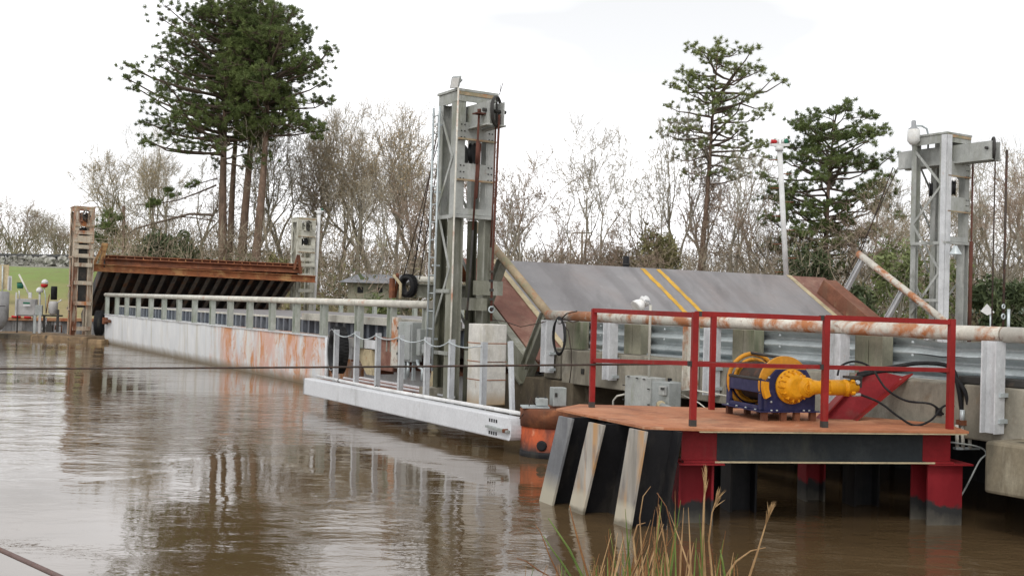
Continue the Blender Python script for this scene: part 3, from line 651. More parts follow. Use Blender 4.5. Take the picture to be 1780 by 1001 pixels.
part('side_pipe', M['pipe_algae'], r1, rp)
part('far_side_pipe', M['pipe_rust'], r1, lambda mb: mb.tube([Q(-.05, 9.9, pn), Q(2.72, 9.9, pn)], .075, 14))
for s in (.0, 1.62):
    part('side_post', M['tower_green'], r1, lambda mb: mb.hbar(Q(s, .02, pn-.06), Q(s, .02, -.10), .14, .16, .02, S))
for s in (.15, 1.25, 2.55):
    part('far_side_post', M['postw'], r1, lambda mb: mb.hbar(Q(s, 9.9, pn-.06), Q(s, 9.9, -.05), .10, .10, .012, S))
# left ramp, seen from below: hinge beyond, edge towards the barge
r2, Q2, qb2, S2, N2 = make_ramp('lift_ramp', 'raised ramp at far left seen from below, dark sloping ribs, rusty top edge', 53.9, .95, -1, 5)
L2 = 5.1
S2v = (Wd(49.5, 0, 3.5) - Wd(53.9, 0, .95)); L2 = S2v.length; S2 = S2v.normalized(); N2 = NN.cross(S2).normalized()
if N2.z < 0: N2 = -N2
def Q2(s, v, n): return Wd(53.9, v, .95) + S2*s + N2*n
def qb2(mb, s0, s1, v0, v1, n0, n1): mb.quadbox(Q2(s0, v0, n0), S2*(s1-s0), NN*(v1-v0), N2*(n1-n0))
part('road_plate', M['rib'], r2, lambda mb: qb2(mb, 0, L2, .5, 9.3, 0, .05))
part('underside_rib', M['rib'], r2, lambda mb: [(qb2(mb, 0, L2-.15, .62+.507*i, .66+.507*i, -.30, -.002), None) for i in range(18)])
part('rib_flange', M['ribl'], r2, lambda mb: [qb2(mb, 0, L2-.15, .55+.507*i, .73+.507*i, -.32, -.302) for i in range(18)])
part('top_channel', M['rust'], r2, lambda mb: (qb2(mb, L2-.02, L2+.03, .5, 9.35, -.30, .12), qb2(mb, L2+.03, L2+.16, .5, 9.35, .08, .12), qb2(mb, L2+.03, L2+.20, .5, 9.35, -.10, -.05)))
part('edge_stiffener', M['rusty_edge'], r2, lambda mb: [qb2(mb, L2+.03, L2+.13, .6+.37*i, .63+.37*i, -.05, .08) for i in range(24)])
part('side_plate', M['rib'], r2, lambda mb: qb2(mb, 0, L2, .42, .48, -.40, .10))
part('side_brace', M['towerR'], r2, lambda mb: (mb.tube([Q2(L2-.2, .2, -.2), Q2(.9, -.35, -.15)], .05, 8), mb.tube([Q2(L2-.1, -.1, .2), Q2(L2-1.8, -.25, -.9)], .055, 8)))
lb2 = thing('lifting_beam', 'rust streaked lifting beam running under the left ramp edge between the two far towers', 'beam', Wd(49.4, 4.8, 2.9))
def lbm(mb):
    P0, P1 = Wd(49.35, -.75, 3.13), Wd(49.35, 10.1, 2.98)
    mb.hbar(P0, P1, .30, .32, .03, UP)
part('girder', M['rusty_edge'], lb2, lbm)
def bk(mb):
    mb.bar(Wd(49.3, .30, 3.28), Wd(49.2, .42, 4.05), .16, .14, DD); mb.bar(Wd(49.3, .02, 3.28), Wd(49.2, .30, 4.0), .10, .12, DD)
    mb.lathe(Wd(49.2, .40, 4.08), NN, [(-.12, .10), (.12, .10)], 12)
part('lug', M['rusty_edge'], lb2, bk)
part('lug', M['rust'], lb2, lambda mb: (mb.bar(Wd(49.3, 9.35, 3.2), Wd(49.3, 9.2, 4.1), .14, .12, DD), mb.bar(Wd(49.3, 9.0, 3.4), Wd(49.3, 9.2, 4.1), .1, .1, DD)))
lb1 = thing('lifting_beam', 'mossy lifting beam behind the main tower at the top edge of the near ramp', 'beam', Wd(17.9, 4.8, 2.4))
part('girder', M['tower_green'], lb1, lambda mb: mb.hbar(Wd(17.62, -.62, 2.22), Wd(17.62, 10.2, 2.22), .26, .26, .025, UP))
part('top_pipe', M['pipe_white'], lb1, lambda mb: mb.tube([Wd(17.6, -.62, 2.42), Wd(17.6, .15, 2.42)], .06, 10))
tyre('hanging_tyre', 'small worn tyre hung on the end of the lifting beam left of the ladder tower', Wd(17.7, -.76, 2.30), NN*.9+DD*.3, .20, .13)
ff = thing('rusty_bracket', 'rust brown bracket at the very tip of the lifting beam beside the small tyre', 'bracket', Wd(17.8, -1.0, 2.1))
part('plate', M['rust'], ff, lambda mb: (mb.cbox(Wd(17.9, -.98, 2.25), DD, NN, UP, .14, .05, .36), mb.tube([Wd(17.7, -.98, 2.5), Wd(17.85, -.9, 2.35), Wd(17.9, -.92, 2.08)], .03, 8)))
part('hook', M['tan'], ff, lambda mb: mb.tube([Wd(17.8, -1.0, 2.48), Wd(17.62, -.95, 2.32), Wd(17.6, -.96, 2.05)], .028, 8))
# ================================================================ lift towers
def build_tower(t, uc, vc, zb, zt, du, dv, up_m, low_m, zs, beam_u0, beam_u1, lw=.20, rear=None):
    """front face at u=uc (towards the near right), left face at v=vc; zs = split height of the legs"""
    for (a, b) in ((0, 0), (0, 1), (1, 0), (1, 1)):
        u = uc + (lw/2 if a == 0 else du-lw/2); v = vc + (lw/2 if b == 0 else dv-lw/2)
        part('leg', up_m, t, lambda mb: (mb.hbar(Wd(u, v, zs), Wd(u, v, zt-.2), lw, lw, .018, NN),
             mb.rbox(u-lw/2-.004, u-lw/2+.016, v-lw/2+.02, v+lw/2-.02, zs, zt-.2)) if a == 0 else mb.hbar(Wd(u, v, zs), Wd(u, v, zt-.2), lw*.8, lw, .018, NN))
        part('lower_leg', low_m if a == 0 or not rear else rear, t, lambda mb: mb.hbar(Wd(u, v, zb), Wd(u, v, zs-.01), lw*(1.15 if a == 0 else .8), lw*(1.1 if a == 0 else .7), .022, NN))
    h = zt - zs
    def plates(mb):
        for (f0, f1) in ((.60, .74), (.28, .42)):
            for uu in (uc-.03,): mb.rbox(uu, uu+.02, vc+.02, vc+dv-.02, zs+h*f0, zs+h*f1)
    part('cross_plate', up_m, t, plates)
    part('ledge', M['pipe_algae'], t, lambda mb: [mb.rbox(uc-.06, uc-.032, vc+.015, vc+dv-.015, zs+h*f, zs+h*f+.03) for f in (.60, .28)] + [mb.rbox(uc-.032, uc-.022, vc+.01, vc+dv-.01, zt-.10, zt-.045)])
    part('rivet', M['dark'], t, lambda mb: [mb.lathe(Wd(uc-.03, v, zs+h*f), -DD, [(0, .014), (.012, .01)], 6) for f in (.62, .67, .72, .30, .35, .40) for v in (vc+.08, vc+.14, vc+dv-.14, vc+dv-.08)])
    part('top_cap', up_m, t, lambda mb: (mb.rbox(uc-.03, uc+du+.03, vc-.02, vc+dv+.02, zt-.04, zt), mb.rbox(uc-.02, uc, vc, vc+dv, zt-.2, zt-.045),
         mb.rbox(uc, uc+du, vc, vc+.02, zt-.22, zt-.045), mb.rbox(uc, uc+du, vc+dv-.02, vc+dv, zt-.22, zt-.045)))
    vm = vc + dv/2
    def bb_(mb):
        for s in (-1, 1):
            mb.rbox(beam_u0, beam_u1, vm+s*.13-.01, vm+s*.13+.01, zt-.62, zt-.26)
            mb.rbox(beam_u0, beam_u1, vm+s*.13-.05, vm+s*.13+.05, zt-.645, zt-.62)
        mb.rbox(beam_u0+.1, beam_u1-.1, vm-.05, vm+.05, zt-.26, zt-.24)
    part('head_beam', up_m, t, bb_)
    u = beam_u0 + .10; sa = Vector((.95, -.30, 0))
    part('sheave', M['dark'], t, lambda mb: (mb.ring(Wd(u, vm+.05, zt-.40), sa, .23, .022, 32, 8, 1.3), [mb.bar(Wd(u, vm+.05, zt-.40), Wd(u, vm+.05, zt-.40)+(UP*math.cos(k)+sa.cross(UP)*math.sin(k))*.22, .012, .03, sa) for k in (0, 1.57, 3.14, 4.71)], mb.tube([Wd(u, vm-.2, zt-.40), Wd(u, vm+.22, zt-.40)], .03, 8)))
    part('inner_sheave', M['black'], t, lambda mb: [mb.lathe(Wd(uc+.12+k*(du-.3), vm-.02, zs+h*.51), Vector((.95, -.30, 0)), [(0, .17), (.02, .14), (.05, .14), (.07, .17)], 24) for k in (0, 1)])
    def br(mb):
        zz = [zt-.3, zt-1.1, zt-1.9, zt-2.9, zt-3.8]; e = 0
        for z0, z1 in zip(zz, zz[1:]):
            a, b = (uc+.08, uc+du-.08) if e % 2 == 0 else (uc+du-.08, uc+.08)
            mb.bar(Wd(b, vc-.014, z0), Wd(a, vc-.014, z1), .05, .012, NN)
            mb.bar(Wd(b, vc+dv+.014, z0), Wd(a, vc+dv+.014, z1), .05, .012, NN)
            mb.bar(Wd(uc+du+.03, vc+.1, z0), Wd(uc+du+.03, vc+dv-.1, z1), .012, .05, NN); e += 1
        for z in (zs, zs-1.2, zs-2.2): mb.rbox(uc+.05, uc+du-.05, vc-.03, vc-.008, z-.03, z+.03)
    part('brace', up_m, t, br)
    part('front_tie', up_m, t, lambda mb: (mb.rbox(uc-.06, uc-.02, vc-.06, vc+dv+.06, zs-.02, zs+.03), mb.rbox(uc-.02, uc+.04, vc+.05, vc+dv-.05, zs+.04, zs+.14)))
TW = thing('lift_tower', 'tall mossy grey lift tower with a ladder and floodlight in the centre', 'tower', Wd(15.7, -.8, .2))
ZT = 5.46
build_tower(TW, 15.36, -1.15, .28, ZT, .62, .74, M['tower'], M['tower_green'], 3.40, 14.72, 16.45, .17, M['rear_shade'])
def ladder(mb):
    for u in (15.93, 15.72): mb.tube([Wd(u, -1.27, .9), Wd(u, -1.27, 5.2)], .018, 8)
    z = 1.0
    while z < 5.2: mb.tube([Wd(15.93, -1.27, z), Wd(15.72, -1.27, z)], .010, 6); z += .29
    for z in (1.4, 2.6, 3.8, 4.9): mb.rbox(15.80, 15.84, -1.27, -1.14, z, z+.03)
part('ladder', M['galv'], TW, ladder)
part('base_block', M['conc'], TW, lambda mb: (mb.rbox(15.75, 16.1, -1.3, -.95, .18, .62), mb.rbox(15.2, 15.3, -1.2, -1.15, .5, .75)))
part('cross_girder', M['tower_green'], TW, lambda mb: (mb.rbox(15.0, 16.2, -.8, -.7, 1.9, 2.1), mb.rbox(15.1, 15.2, -.85, -.35, 2.15, 2.38), mb.rbox(15.05, 15.15, -1.0, -.4, 1.02, 1.26)))
rod = lambda *p: (lambda mb: mb.tube([PV(x, y, v) for x, y, v in p], .017, 8))
part('screw_rod', M['rodred'], TW, rod((833, 190, -1.0), (828, 300, -1.0), (822, 400, -1.0)))
part('screw_sleeve', M['rodred'], TW, lambda mb: (mb.tube([PV(831, 245, -1.0), PV(829, 285, -1.0)], .030, 8), mb.tube([PV(835, 250, -.7), PV(828, 345, -.9)], .02, 6), mb.cbox(PV(833, 198, -1.0), DD, NN, UP, .16, .16, .02), mb.tube([PV(833, 190, -1.0), PV(833, 197, -1.0)], .03)))
part('screw_rod', M['dark'], TW, rod((822, 400, -1.0), (817, 480, -1.0), (811, 556, -1.0)))
part('hoist_cable', M['rodred'], TW, lambda mb: (mb.tube([PV(868, 200, -.7), PV(862, 330, -.7), PV(855, 480, -.7), PV(854, 558, -.7)], .020, 8), mb.tube([PV(863, 190, -.7), PV(858, 330, -.7), PV(853, 430, -.7)], .014, 8)))
part('cable_clip', M['dark'], TW, lambda mb: [mb.cbox(PV(854.5-(k % 2), 472+k*16, -.72), DD, NN, UP, .05, .05, .04) for k in range(5)])
part('shackle', M['galv'], TW, lambda mb: mb.ring(PV(854, 538, -.72), DD, .045, .013, 16, 6))
part('lowering_cable', M['rope_steel'], TW, lambda mb: (mb.tube([Wd(16.7, -.78, 5.0), Wd(17.62, -.72, 2.44)], .012, 6), mb.tube([Wd(16.72, -.70, 5.0), Wd(17.78, -.82, 2.44)], .010, 6), mb.tube([Wd(16.55, -.78, 4.8), Wd(17.45, -.66, 2.42)], .010, 6)))
part('cable_clip', M['dark'], TW, lambda mb: [mb.cbox(Wd(16.7, -.78, 5.0).lerp(Wd(17.62, -.72, 2.44), t), DD, NN, UP, .03, .03, .05) for t in (.62, .68, .74, .80, .86)])
part('bird_spike', M['rope_steel'], TW, lambda mb: (mb.tube([PV(868, 165, -.7), PV(874, 145, -.7)], .006, 5), mb.tube([PV(869, 165, -.7), PV(870, 148, -.7)], .004, 5)))
cdt = thing('floodlight', 'grey square floodlight on a thin conduit at the very top of the ladder tower', 'floodlight', Wd(15.3, -1.2, .6))
part('conduit', M['pipe_white'], cdt, lambda mb: mb.tube([PV(780, 690, -1.22), PV(786, 500, -1.22), PV(789, 390, -1.22), PV(797, 152, -1.22)], .015, 8))
pf = PV(792, 143, -1.22)
part('housing', M['boxg'], cdt, lambda mb: mb.cbox(pf, Vector((.9, -.5, 0)), Vector((.35, .7, .55)), Vector((.2, -.5, 1)), .17, .05, .19), .01)
part('lens', M['glass'], cdt, lambda mb: mb.cbox(pf - Vector((.35, .7, .55)).normalized()*.028, Vector((.9, -.5, 0)), Vector((.35, .7, .55)), Vector((.2, -.5, 1)), .14, .006, .16))
part('bracket', M['boxg'], cdt, lambda mb: mb.tube([pf+Vector((.04, .05, -.01)), pf+Vector((.10, .02, .05))], .02, 6))
# counterweight
cwt = thing('counterweight', 'white steel counterweight box with rust seams hanging right of the mossy tower', 'counterweight', Wd(14.4, -1.0, .5))
_c = PU(839, 562, 14.35); _cv = _c.dot(NN)-V0
part('body', M['cw'], cwt, lambda mb: mb.rbox(14.35, 14.78, _cv, _cv+.44, .46, 1.70), .012)
part('weld_seam', M['rusty_edge'], cwt, lambda mb: [mb.rbox(14.345, 14.785, _cv-.005, _cv+.445, z, z+.012) for z in (1.40, 1.12, .84)])
part('access_panel', M['cw'], cwt, lambda mb: mb.rbox(14.335, 14.348, _cv+.08, _cv+.41, 1.13, 1.39), .004)
# right tower
TR = thing('lift_tower', 'tall grey lift tower on the far right with cross bracing and a gooseneck lamp', 'tower', Wd(14.9, 10.4, .2))
build_tower(TR, 14.5, 10.0, -.5, 5.86, .86, .80, M['tower'], M['tower'], 3.55, 13.62, 15.9, .15)
part('corner_post', M['postw'], TR, lambda mb: (mb.rbox(14.44, 14.46, 9.98, 10.12, .5, 5.8), mb.rbox(14.46, 14.58, 9.955, 9.975, .5, 5.8)))
part('hoist_cable', M['rope_steel'], TR, lambda mb: (mb.tube([Wd(13.38, 10.4, 5.4), Wd(13.38, 10.4, .9)], .026, 8), mb.tube([Wd(13.60, 10.35, 5.2), Wd(13.60, 10.35, .9)], .016, 8)))
part('screw_rod', M['rodred'], TR, lambda mb: (mb.tube([Wd(14.3, 10.62, 5.45), Wd(14.3, 10.62, 1.2)], .02, 8), mb.tube([Wd(14.3, 10.62, 3.6), Wd(14.3, 10.62, 1.2)], .04, 8), mb.cbox(Wd(14.3, 10.62, 5.32), DD, NN, UP, .2, .2, .03)))
part('lowering_cable', M['rope_steel'], TR, lambda mb: (mb.tube([Wd(16.15, 10.4, 5.3), Wd(17.3, 10.2, 2.36)], .013, 6), mb.tube([Wd(16.1, 10.5, 5.3), Wd(17.5, 10.2, 2.36)], .011, 6)))
part('bell_lamp', M['galv'], TR, lambda mb: mb.lathe(PU(1661, 432, 14.2), UP, [(-.13, .13), (-.10, .12), (.02, .05), (.06, .03)], 14))
part('shackle', M['galv'], TR, lambda mb: (mb.ring(Wd(13.35, 10.35, 2.05), DD, .05, .014, 16, 6), mb.ring(Wd(13.35, 10.35, 2.25), DD, .04, .014, 16, 6), mb.tube([Wd(13.2, 10.3, 2.2), Wd(13.2, 10.3, 1.6)], .03, 8)))
gl = thing('gooseneck_lamp', 'white jar shaped lamp on a bent gooseneck arm above the right tower', 'lamp', PU(1590, 255, 15.3))
def gp(x, y): return PU(x, y, 15.2)
part('arm', M['galv'], gl, lambda mb: mb.tube([gp(1613, 262), gp(1614, 236), gp(1611, 224), gp(1602, 219), gp(1590, 219)], .022, 8))
part('hood', M['grey'], gl, lambda mb: mb.lathe(gp(1588, 229), UP, [(-.03, .12), (.06, .11), (.10, .05), (.22, .05), (.24, .03)], 16))
part('globe', M['glass'], gl, lambda mb: mb.lathe(gp(1588, 250), UP, [(-.02, .07), (.06, .13), (.27, .13), (.30, .12)], 16))
# far towers
TL = thing('lift_tower', 'rust streaked lift tower at the far left standing on the low dock', 'tower', Wd(48.5, -.7, .2))
uc_, vc_ = 48.1, -1.05
build_tower(TL, 48.1, -1.05, .25, 5.62, 1.0, .80, M['towerR'], M['towerR'], 3.5, 47.9, 49.2)
part('front_panel', M['dark'], TL, lambda mb: mb.rbox(48.28, 48.30, -.85, -.47, 1.4, 4.6))
part('cross_rung', M['towerR'], TL, lambda mb: [mb.rbox(48.05, 48.09, -1.0, -.3, z, z+.16) for z in (.45, 1.5, 2.35, 3.1, 3.85, 4.45)])
TF = thing('lift_tower', 'pale lichen stained lift tower far back behind the left ramp edge', 'tower', Wd(50.3, 9.9, .2))
build_tower(TF, 50.0, 9.42, .2, 5.95, .9, .90, M['towerL'], M['towerL'], 3.6, 49.8, 51.0)
part('cross_rung', M['towerL'], TF, lambda mb: [mb.rbox(49.95, 49.99, 9.5, 10.25, z, z+.16) for z in (1.8, 2.35, 3.1, 3.85, 4.45)])
# signal poles
def signal_pole(label, u, v0, v1, z0, z1, r, red=True):
    t = thing('signal_pole', label, 'pole', Wd(u, v0, z0))
    P0, P1 = Wd(u, v0, z0), Wd(u, v1, z1)
    part('mast', M['white'], t, lambda mb: mb.tube([P0, P1], r, 12))
    part('step_peg', M['rust'], t, lambda mb: [mb.tube([P0.lerp(P1, k/11) - CR*(.0 if k % 2 else .26), P0.lerp(P1, k/11) + CR*(.26 if k % 2 else 0)], .012, 5) for k in range(1, 11)])
    part('lamp_bracket', M['white'], t, lambda mb: (mb.cbox(P1+UP*.02, CR, DD, UP, .40, .10, .06), mb.lathe(P1+UP*-.12, UP, [(0, r*1.5), (.1, r*1.6)], 12)))
    if red: part('red_lamp', M['redlamp'], t, lambda mb: mb.tube([P1 - CR*.20+UP*.10, P1 - CR*.06+UP*.09], .05, 10))
    part('green_lamp', M['green'], t, lambda mb: mb.tube([P1 + CR*.10+UP*.08, P1 + CR*.18+UP*.12], .06, 10))
    part('lamp_stem', M['white'], t, lambda mb: (mb.tube([P1 - CR*.05+UP*.05, P1 - CR*.05+UP*.16], .05, 8), mb.tube([P1 + CR*.04+UP*.10, P1 + CR*.12+UP*.10], .05, 8)))
signal_pole('tall white pole with pegs and red and green lamps beside the grey ramp', 18.2, 9.34, 8.96, 2.3, 5.86, .062)
signal_pole('slim white pole with a green signal lamp beside the pale far tower', 50.2, 10.42, 10.55, .8, 6.3, .085, False)
# ================================================================ red work platform
pf0 = thing('work_platform', 'red railed platform with rust orange deck on leaning piles in the foreground', 'platform', Vector((2.5, 11, 0)))
ZD = .93
dk = [(.50, 11.50), (1.24, 9.96), (1.70, 9.93), (4.36, 10.36), (4.42, 11.02), (3.0, 12.15), (.78, 12.1)]
part('deck_plate', M['deckred'], pf0, lambda mb: mb.poly([Vector((x, y, ZD-.022)) for x, y in dk], UP*.022))
part('deck_edge', M['tan'], pf0, lambda mb: mb.quadbox(Vector((1.74, 9.932, ZD-.035)), Vector((2.60, .421, 0)), Vector((-.005, .03, 0)), UP*.010))
fdir = Vector((2.64, .43, 0)).normalized(); fn = Vector((fdir.y, -fdir.x, 0))
A0 = Vector((1.62, 10.06, 0)); A1 = Vector((4.28, 10.50, 0))
def beamI(mb, p, q, z0, z1, w):
    mb.quadbox(p+UP*z0-fn*0, (q-p), -fn*w, UP*.018)
    mb.quadbox(p+UP*(z1-.018), (q-p), -fn*w, UP*.018)
    mb.quadbox(p+UP*(z0+.018) - fn*(w*.35), (q-p), -fn*.02, UP*(z1-z0-.036))
Lb = (A1-A0).length
def seg(a, b): return A0 + fdir*a, A0 + fdir*b
part('front_beam', M['redplate'], pf0, lambda mb: beamI(mb, *seg(0, .34), .60, .905, .20))
part('front_beam', M['beamdark'], pf0, lambda mb: beamI(mb, *seg(.342, Lb-.29), .60, .905, .20))
part('front_beam', M['redplate'], pf0, lambda mb: beamI(mb, *seg(Lb-.288, Lb), .60, .905, .20))
part('flange_edge', M['tan'], pf0, lambda mb: mb.quadbox(A0+fdir*.3+UP*.600+fn*.004, fdir*(Lb-.5), -fn*.003, UP*.016))
def hp(mb, p, z0, z1, w=.36, d=.34):
    mb.hbar(Vector((p[0], p[1], z0)), Vector((p[0], p[1], z1)), w, d, .022, fdir)
part('red_leg', M['redleg'], pf0, lambda mb: hp(mb, (1.74, 10.34), -.8, .58, .30, .34))
part('red_leg', M['redleg'], pf0, lambda mb: mb.hbar(Vector((4.20, 10.72, -.8)), Vector((4.20, 10.72, .58)), .36, .32, .022, fn))
part('leg_cap', M['redplate'], pf0, lambda mb: (mb.cbox(Vector((1.76, 10.22, .59)), fdir, fn, UP, .44, .34, .016), mb.cbox(Vector((4.22, 10.70, .59)), fdir, fn, UP, .46, .42, .016)))
part('back_leg', M['redleg'], pf0, lambda mb: hp(mb, (3.28, 11.8), -.8, .88, .22, .22))
for p in ((2.35, 11.1), (2.2, 11.9), (3.75, 11.6), (1.0, 11.85)):
    part('back_leg', M['black'], pf0, lambda mb: hp(mb, p, -.8, .88, .28, .28))
part('deck_joist', M['black'], pf0, lambda mb: [mb.quadbox(A0+fdir*a - fn*.25+UP*.72, fdir*.10, -fn*(1.45 if a < 2 else .8), UP*.185) for a in (.1, .75, 1.4, 1.95, 2.4)])
edir = (Vector((.50, 11.50, 0))-Vector((1.24, 9.96, 0))).normalized()
for (tx, ty), (bx_, by) in ((((.60, 11.27)), (.44, 11.13)), ((.88, 10.68), (.74, 10.70)), ((1.17, 10.12), (1.15, 10.12))):
    pass
for k, (t_, b_) in enumerate((((983, 722), (948, 874)), ((1036, 733), (1000, 890)), ((1108, 744), (1080, 914)))):
    P1 = PZ(t_[0], t_[1]+3, .905); P0 = PZ(b_[0], b_[1], 0.0); dr = P0-P1; P0b = P1 + dr*1.7
    part('batter_pile', M['pile'] if k else M['pileg'], pf0, lambda mb: mb.quadbox(P0b - edir*.14, P1-P0b, edir*.28, fdir*.022))
    part('batter_pile_web', M['black'], pf0, lambda mb: (mb.quadbox(P0b - edir*.012 + fdir*.022, P1-P0b, edir*.024, fdir*.30), mb.quadbox(P0b - edir*.14 + fdir*.322, P1-P0b, edir*.28, fdir*.022)))  # shade of the open pile recess painted in as black web and inner flange
# railing
ZR = 1.97
pA, pB, pC, pD, pE = Vector((.89, 11.75, 0)), Vector((1.705, 10.13, 0)), Vector((2.985, 10.35, 0)), Vector((4.24, 10.52, 0)), Vector((2.2, 11.88, 0))
part('top_rail', M['red'], pf0, lambda mb: [mb.bar(a+UP*(ZR+e), b+UP*(ZR-.015+e), .042, .046) for a, b, e in ((pA, pB, 0), (pB, pC, .001), (pC, pD, -.001), (pA, pE, -.002))])
part('mid_rail', M['red'], pf0, lambda mb: [mb.bar(a+UP*e, b+UP*e2, .036, .040) for a, b, e, e2 in ((pA, pB, 1.435, 1.508), (pB, pC, 1.501, 1.499), (pC, pD, 1.498, 1.495), (pA, pE, 1.430, 1.432), (pE, Vector((3.1, 12.0, 0)), 1.428, 1.42))])
for p in (pA, pB, pC, pD, pE):
    part('rail_post', M['red'], pf0, lambda mb: mb.cbox(p+UP*(ZD+(ZR-ZD)/2), fdir, fn, UP, .055, .055, ZR-ZD+.03))
part('weld_mark', M['dark'], pf0, lambda mb: [mb.cbox(p+fdir*d+UP*z, fdir, fn, UP, .035, .044, .048) for p, d, z in ((pB, -.04, 1.507), (pC, -.045, 1.50), (pC, -.05, ZR-.008), (pB, .04, ZR-.001))])
part('post_foot', M['dark'], pf0, lambda mb: [mb.cbox(p+UP*(ZD+.03), fdir, fn, UP, .058, .058, .06) for p in (pA, pB, pC)])
brc = thing('inclined_brace', 'wide red steel brace plate leaning up behind the orange motor', 'brace', PY(1440, 745, 11.3))
def bpl(mb):
    a0, a1 = PY(1405, 748, 11.15), PY(1505, 640, 11.6); b0, b1 = PY(1475, 738, 11.15), PY(1575, 655, 11.6)
    mb.poly([a0, b0, b1, a1], Vector((0, .012, 0)))
part('web', M['redplate'], brc, bpl)
part('flange', M['red'], brc, lambda mb: (mb.bar(PY(1405, 748, 11.13), PY(1505, 640, 11.58), .16, .014, Vector((-.6, 0, .8))), mb.bar(PY(1475, 738, 11.13), PY(1578, 652, 11.58), .16, .014, Vector((-.6, 0, .8)))))
# ================================================================ winch
wn = thing('cable_winch', 'navy blue winch with orange yellow drum and gearbox on the red platform', 'winch', Vector((2.7, 11.1, ZD)))
cA, cL, cR = Vector((2.50, 10.78, 0)), Vector((2.28, 11.50, 0)), Vector((3.07, 10.93, 0))
dl = (cL-cA); dr_ = (cR-cA); dln, drn = dl.normalized(), dr_.normalized()
def wbx(mb, a0, a1, b0, b1, z0, z1):   # a along dl (0..1), b along dr (0..1)
    mb.quadbox(cA + dl*a0 + dr_*b0 + UP*z0, dl*(a1-a0), dr_*(b1-b0), UP*(z1-z0))
part('skid', M['rust'], wn, lambda mb: [wbx(mb, a, a+.06, b, b+.10, ZD, 1.03) for a in (0, .94) for b in (0, .35, .60, .90)])
def sideplate(mb):
    # long face with a window opening (frame), facing the camera's left
    for b in (0.0, .96):
        wbx(mb, 0.05, .13, b, b+.06, 1.03, 1.20); wbx(mb, .90, 1.0, b, b+.06, 1.03, 1.20)
        wbx(mb, .131, .899, b, b+.06, 1.03, 1.075); wbx(mb, 0.05, 1.0, b-.01, b+.07, 1.201, 1.335)
part('frame', M['blue'], wn, sideplate, .006)
for a in (0.001, .955):
  def endplates(mb):
    if 1:
        pts = [(0.042, 1.03), (.958, 1.03), (.958, 1.30), (.80, 1.44), (.25, 1.44), (.042, 1.31)]
        mb.poly([cA + dl*a + dr_*b + UP*z for b, z in pts], dl*.044)
  part('end_plate', M['blue'], wn, endplates, .004)
part('base_flange', M['blue'], wn, lambda mb: (wbx(mb, -.03, 1.03, -.06, 1.06, 1.018, 1.03),))
part('frame_bolt', M['galv'], wn, lambda mb: [mb.lathe(cA + dl*a - dr_*.03 + UP*1.03, UP, [(0, .012), (.012, .012)], 6) for a in (.15, .4, .65, .9)] + [mb.lathe(cA + dr_*b - dl*.02 + UP*1.03, UP, [(0, .012), (.014, .012)], 6) for b in (.15, .25, .75, .85)] + [mb.lathe(cA + dr_*b + UP*z, -dln, [(0, .012), (.012, .01)], 6) for b, z in ((.1, 1.36), (.1, 1.22), (.15, 1.12))])
zc = 1.285; ctr = cA + dl*.5 + dr_*.46 + UP*zc; half = dl.length/2
part('drum', M['dark'], wn, lambda mb: mb.lathe(ctr, dln, [(-half+.09, .17), (half-.06, .17)], 32))
def wraps(mb):
    pts = []; n = 22; k = 14
    for i in range(n*k):
        a = 2*math.pi*i/k; e = drn*math.cos(a) + UP*math.sin(a)
        pts.append(ctr + dln*(-half+.12 + (2*half-.22)*i/(n*k)) + e*.185)
    mb.tube(pts, .014, 5)
part('wound_cable', M['rope_steel'], wn, wraps)
for s, R in ((-half+.075, .285), (half-.045, .295)):
    part('drum_flange', M['yellowd'], wn, lambda mb: mb.lathe(ctr+dln*s, dln, [(-.014, R), (.014, R)], 48) if s < 0 else (mb.lathe(ctr+dln*s, dln, [(-.010, .2), (.010, .2)], 40), mb.ring(ctr+dln*s, dln, R-.02, .024, 40, 8, .8), mb.ring(ctr+dln*(s-.02), dln, R-.075, .018, 36, 8, .8)))
part('band_guard', M['yellow'], wn, lambda mb: mb.poly([ctr + dln*(-half+.02) + (drn*math.cos(a)*-1 + UP*math.sin(a))*r for a, r in [(math.radians(x), .285) for x in range(-28, 12, 6)] + [(math.radians(x), .225) for x in range(8, -32, -6)]], -dln*.05))
part('tie_rod', M['dark'], wn, lambda mb: (mb.tube([ctr + dln*(-half+.1)+UP*.26+drn*.03, ctr+dln*(half-.05)+UP*.285+drn*-.02], .016, 8), mb.tube([cA+dl*.06+UP*1.335-dr_*.0, cL-dl*.04+UP*1.335], .016, 8)))
# gearbox on the camera side end, motor to the right
g0 = ctr - dln*(half+.01) + drn*.03 + UP*-.012
part('gear_case', M['yellow'], wn, lambda mb: mb.lathe(g0, -dln, [(-.03, .168), (.0, .172), (.02, .172), (.025, .145), (.07, .14), (.11, .115), (.13, .085)], 36))
part('case_rib', M['yellow'], wn, lambda mb: [mb.cbox(g0 - dln*.06 + (drn*math.cos(a)+UP*math.sin(a))*.128, dln, drn*math.cos(a)+UP*math.sin(a), dln.cross(drn*math.cos(a)+UP*math.sin(a)), .085, .045, .016) for a in [i*math.pi/7 for i in range(14)]], .004)
part('case_bolt', M['yellowd'], wn, lambda mb: [mb.lathe(g0 - dln*.02 + (drn*math.cos(a)+UP*math.sin(a))*.158, -dln, [(0, .010), (.014, .009)], 6) for a in [i*math.pi/10 for i in range(20)]])
hb = g0 - dln*.12 + drn*.10
part('bevel_housing', M['yellow'], wn, lambda mb: (mb.lathe(hb, -dln, [(-.10, .10), (.0, .10), (.02, .085), (.022, .06), (.035, .055)], 28), mb.lathe(hb+dln*.04, drn, [(0, .10), (.09, .075), (.19, .06), (.20, .085), (.235, .085), (.24, .07)], 28), mb.ring(hb-dln*.036, dln, .035, .008, 20, 6)))
mo = hb + dln*.04
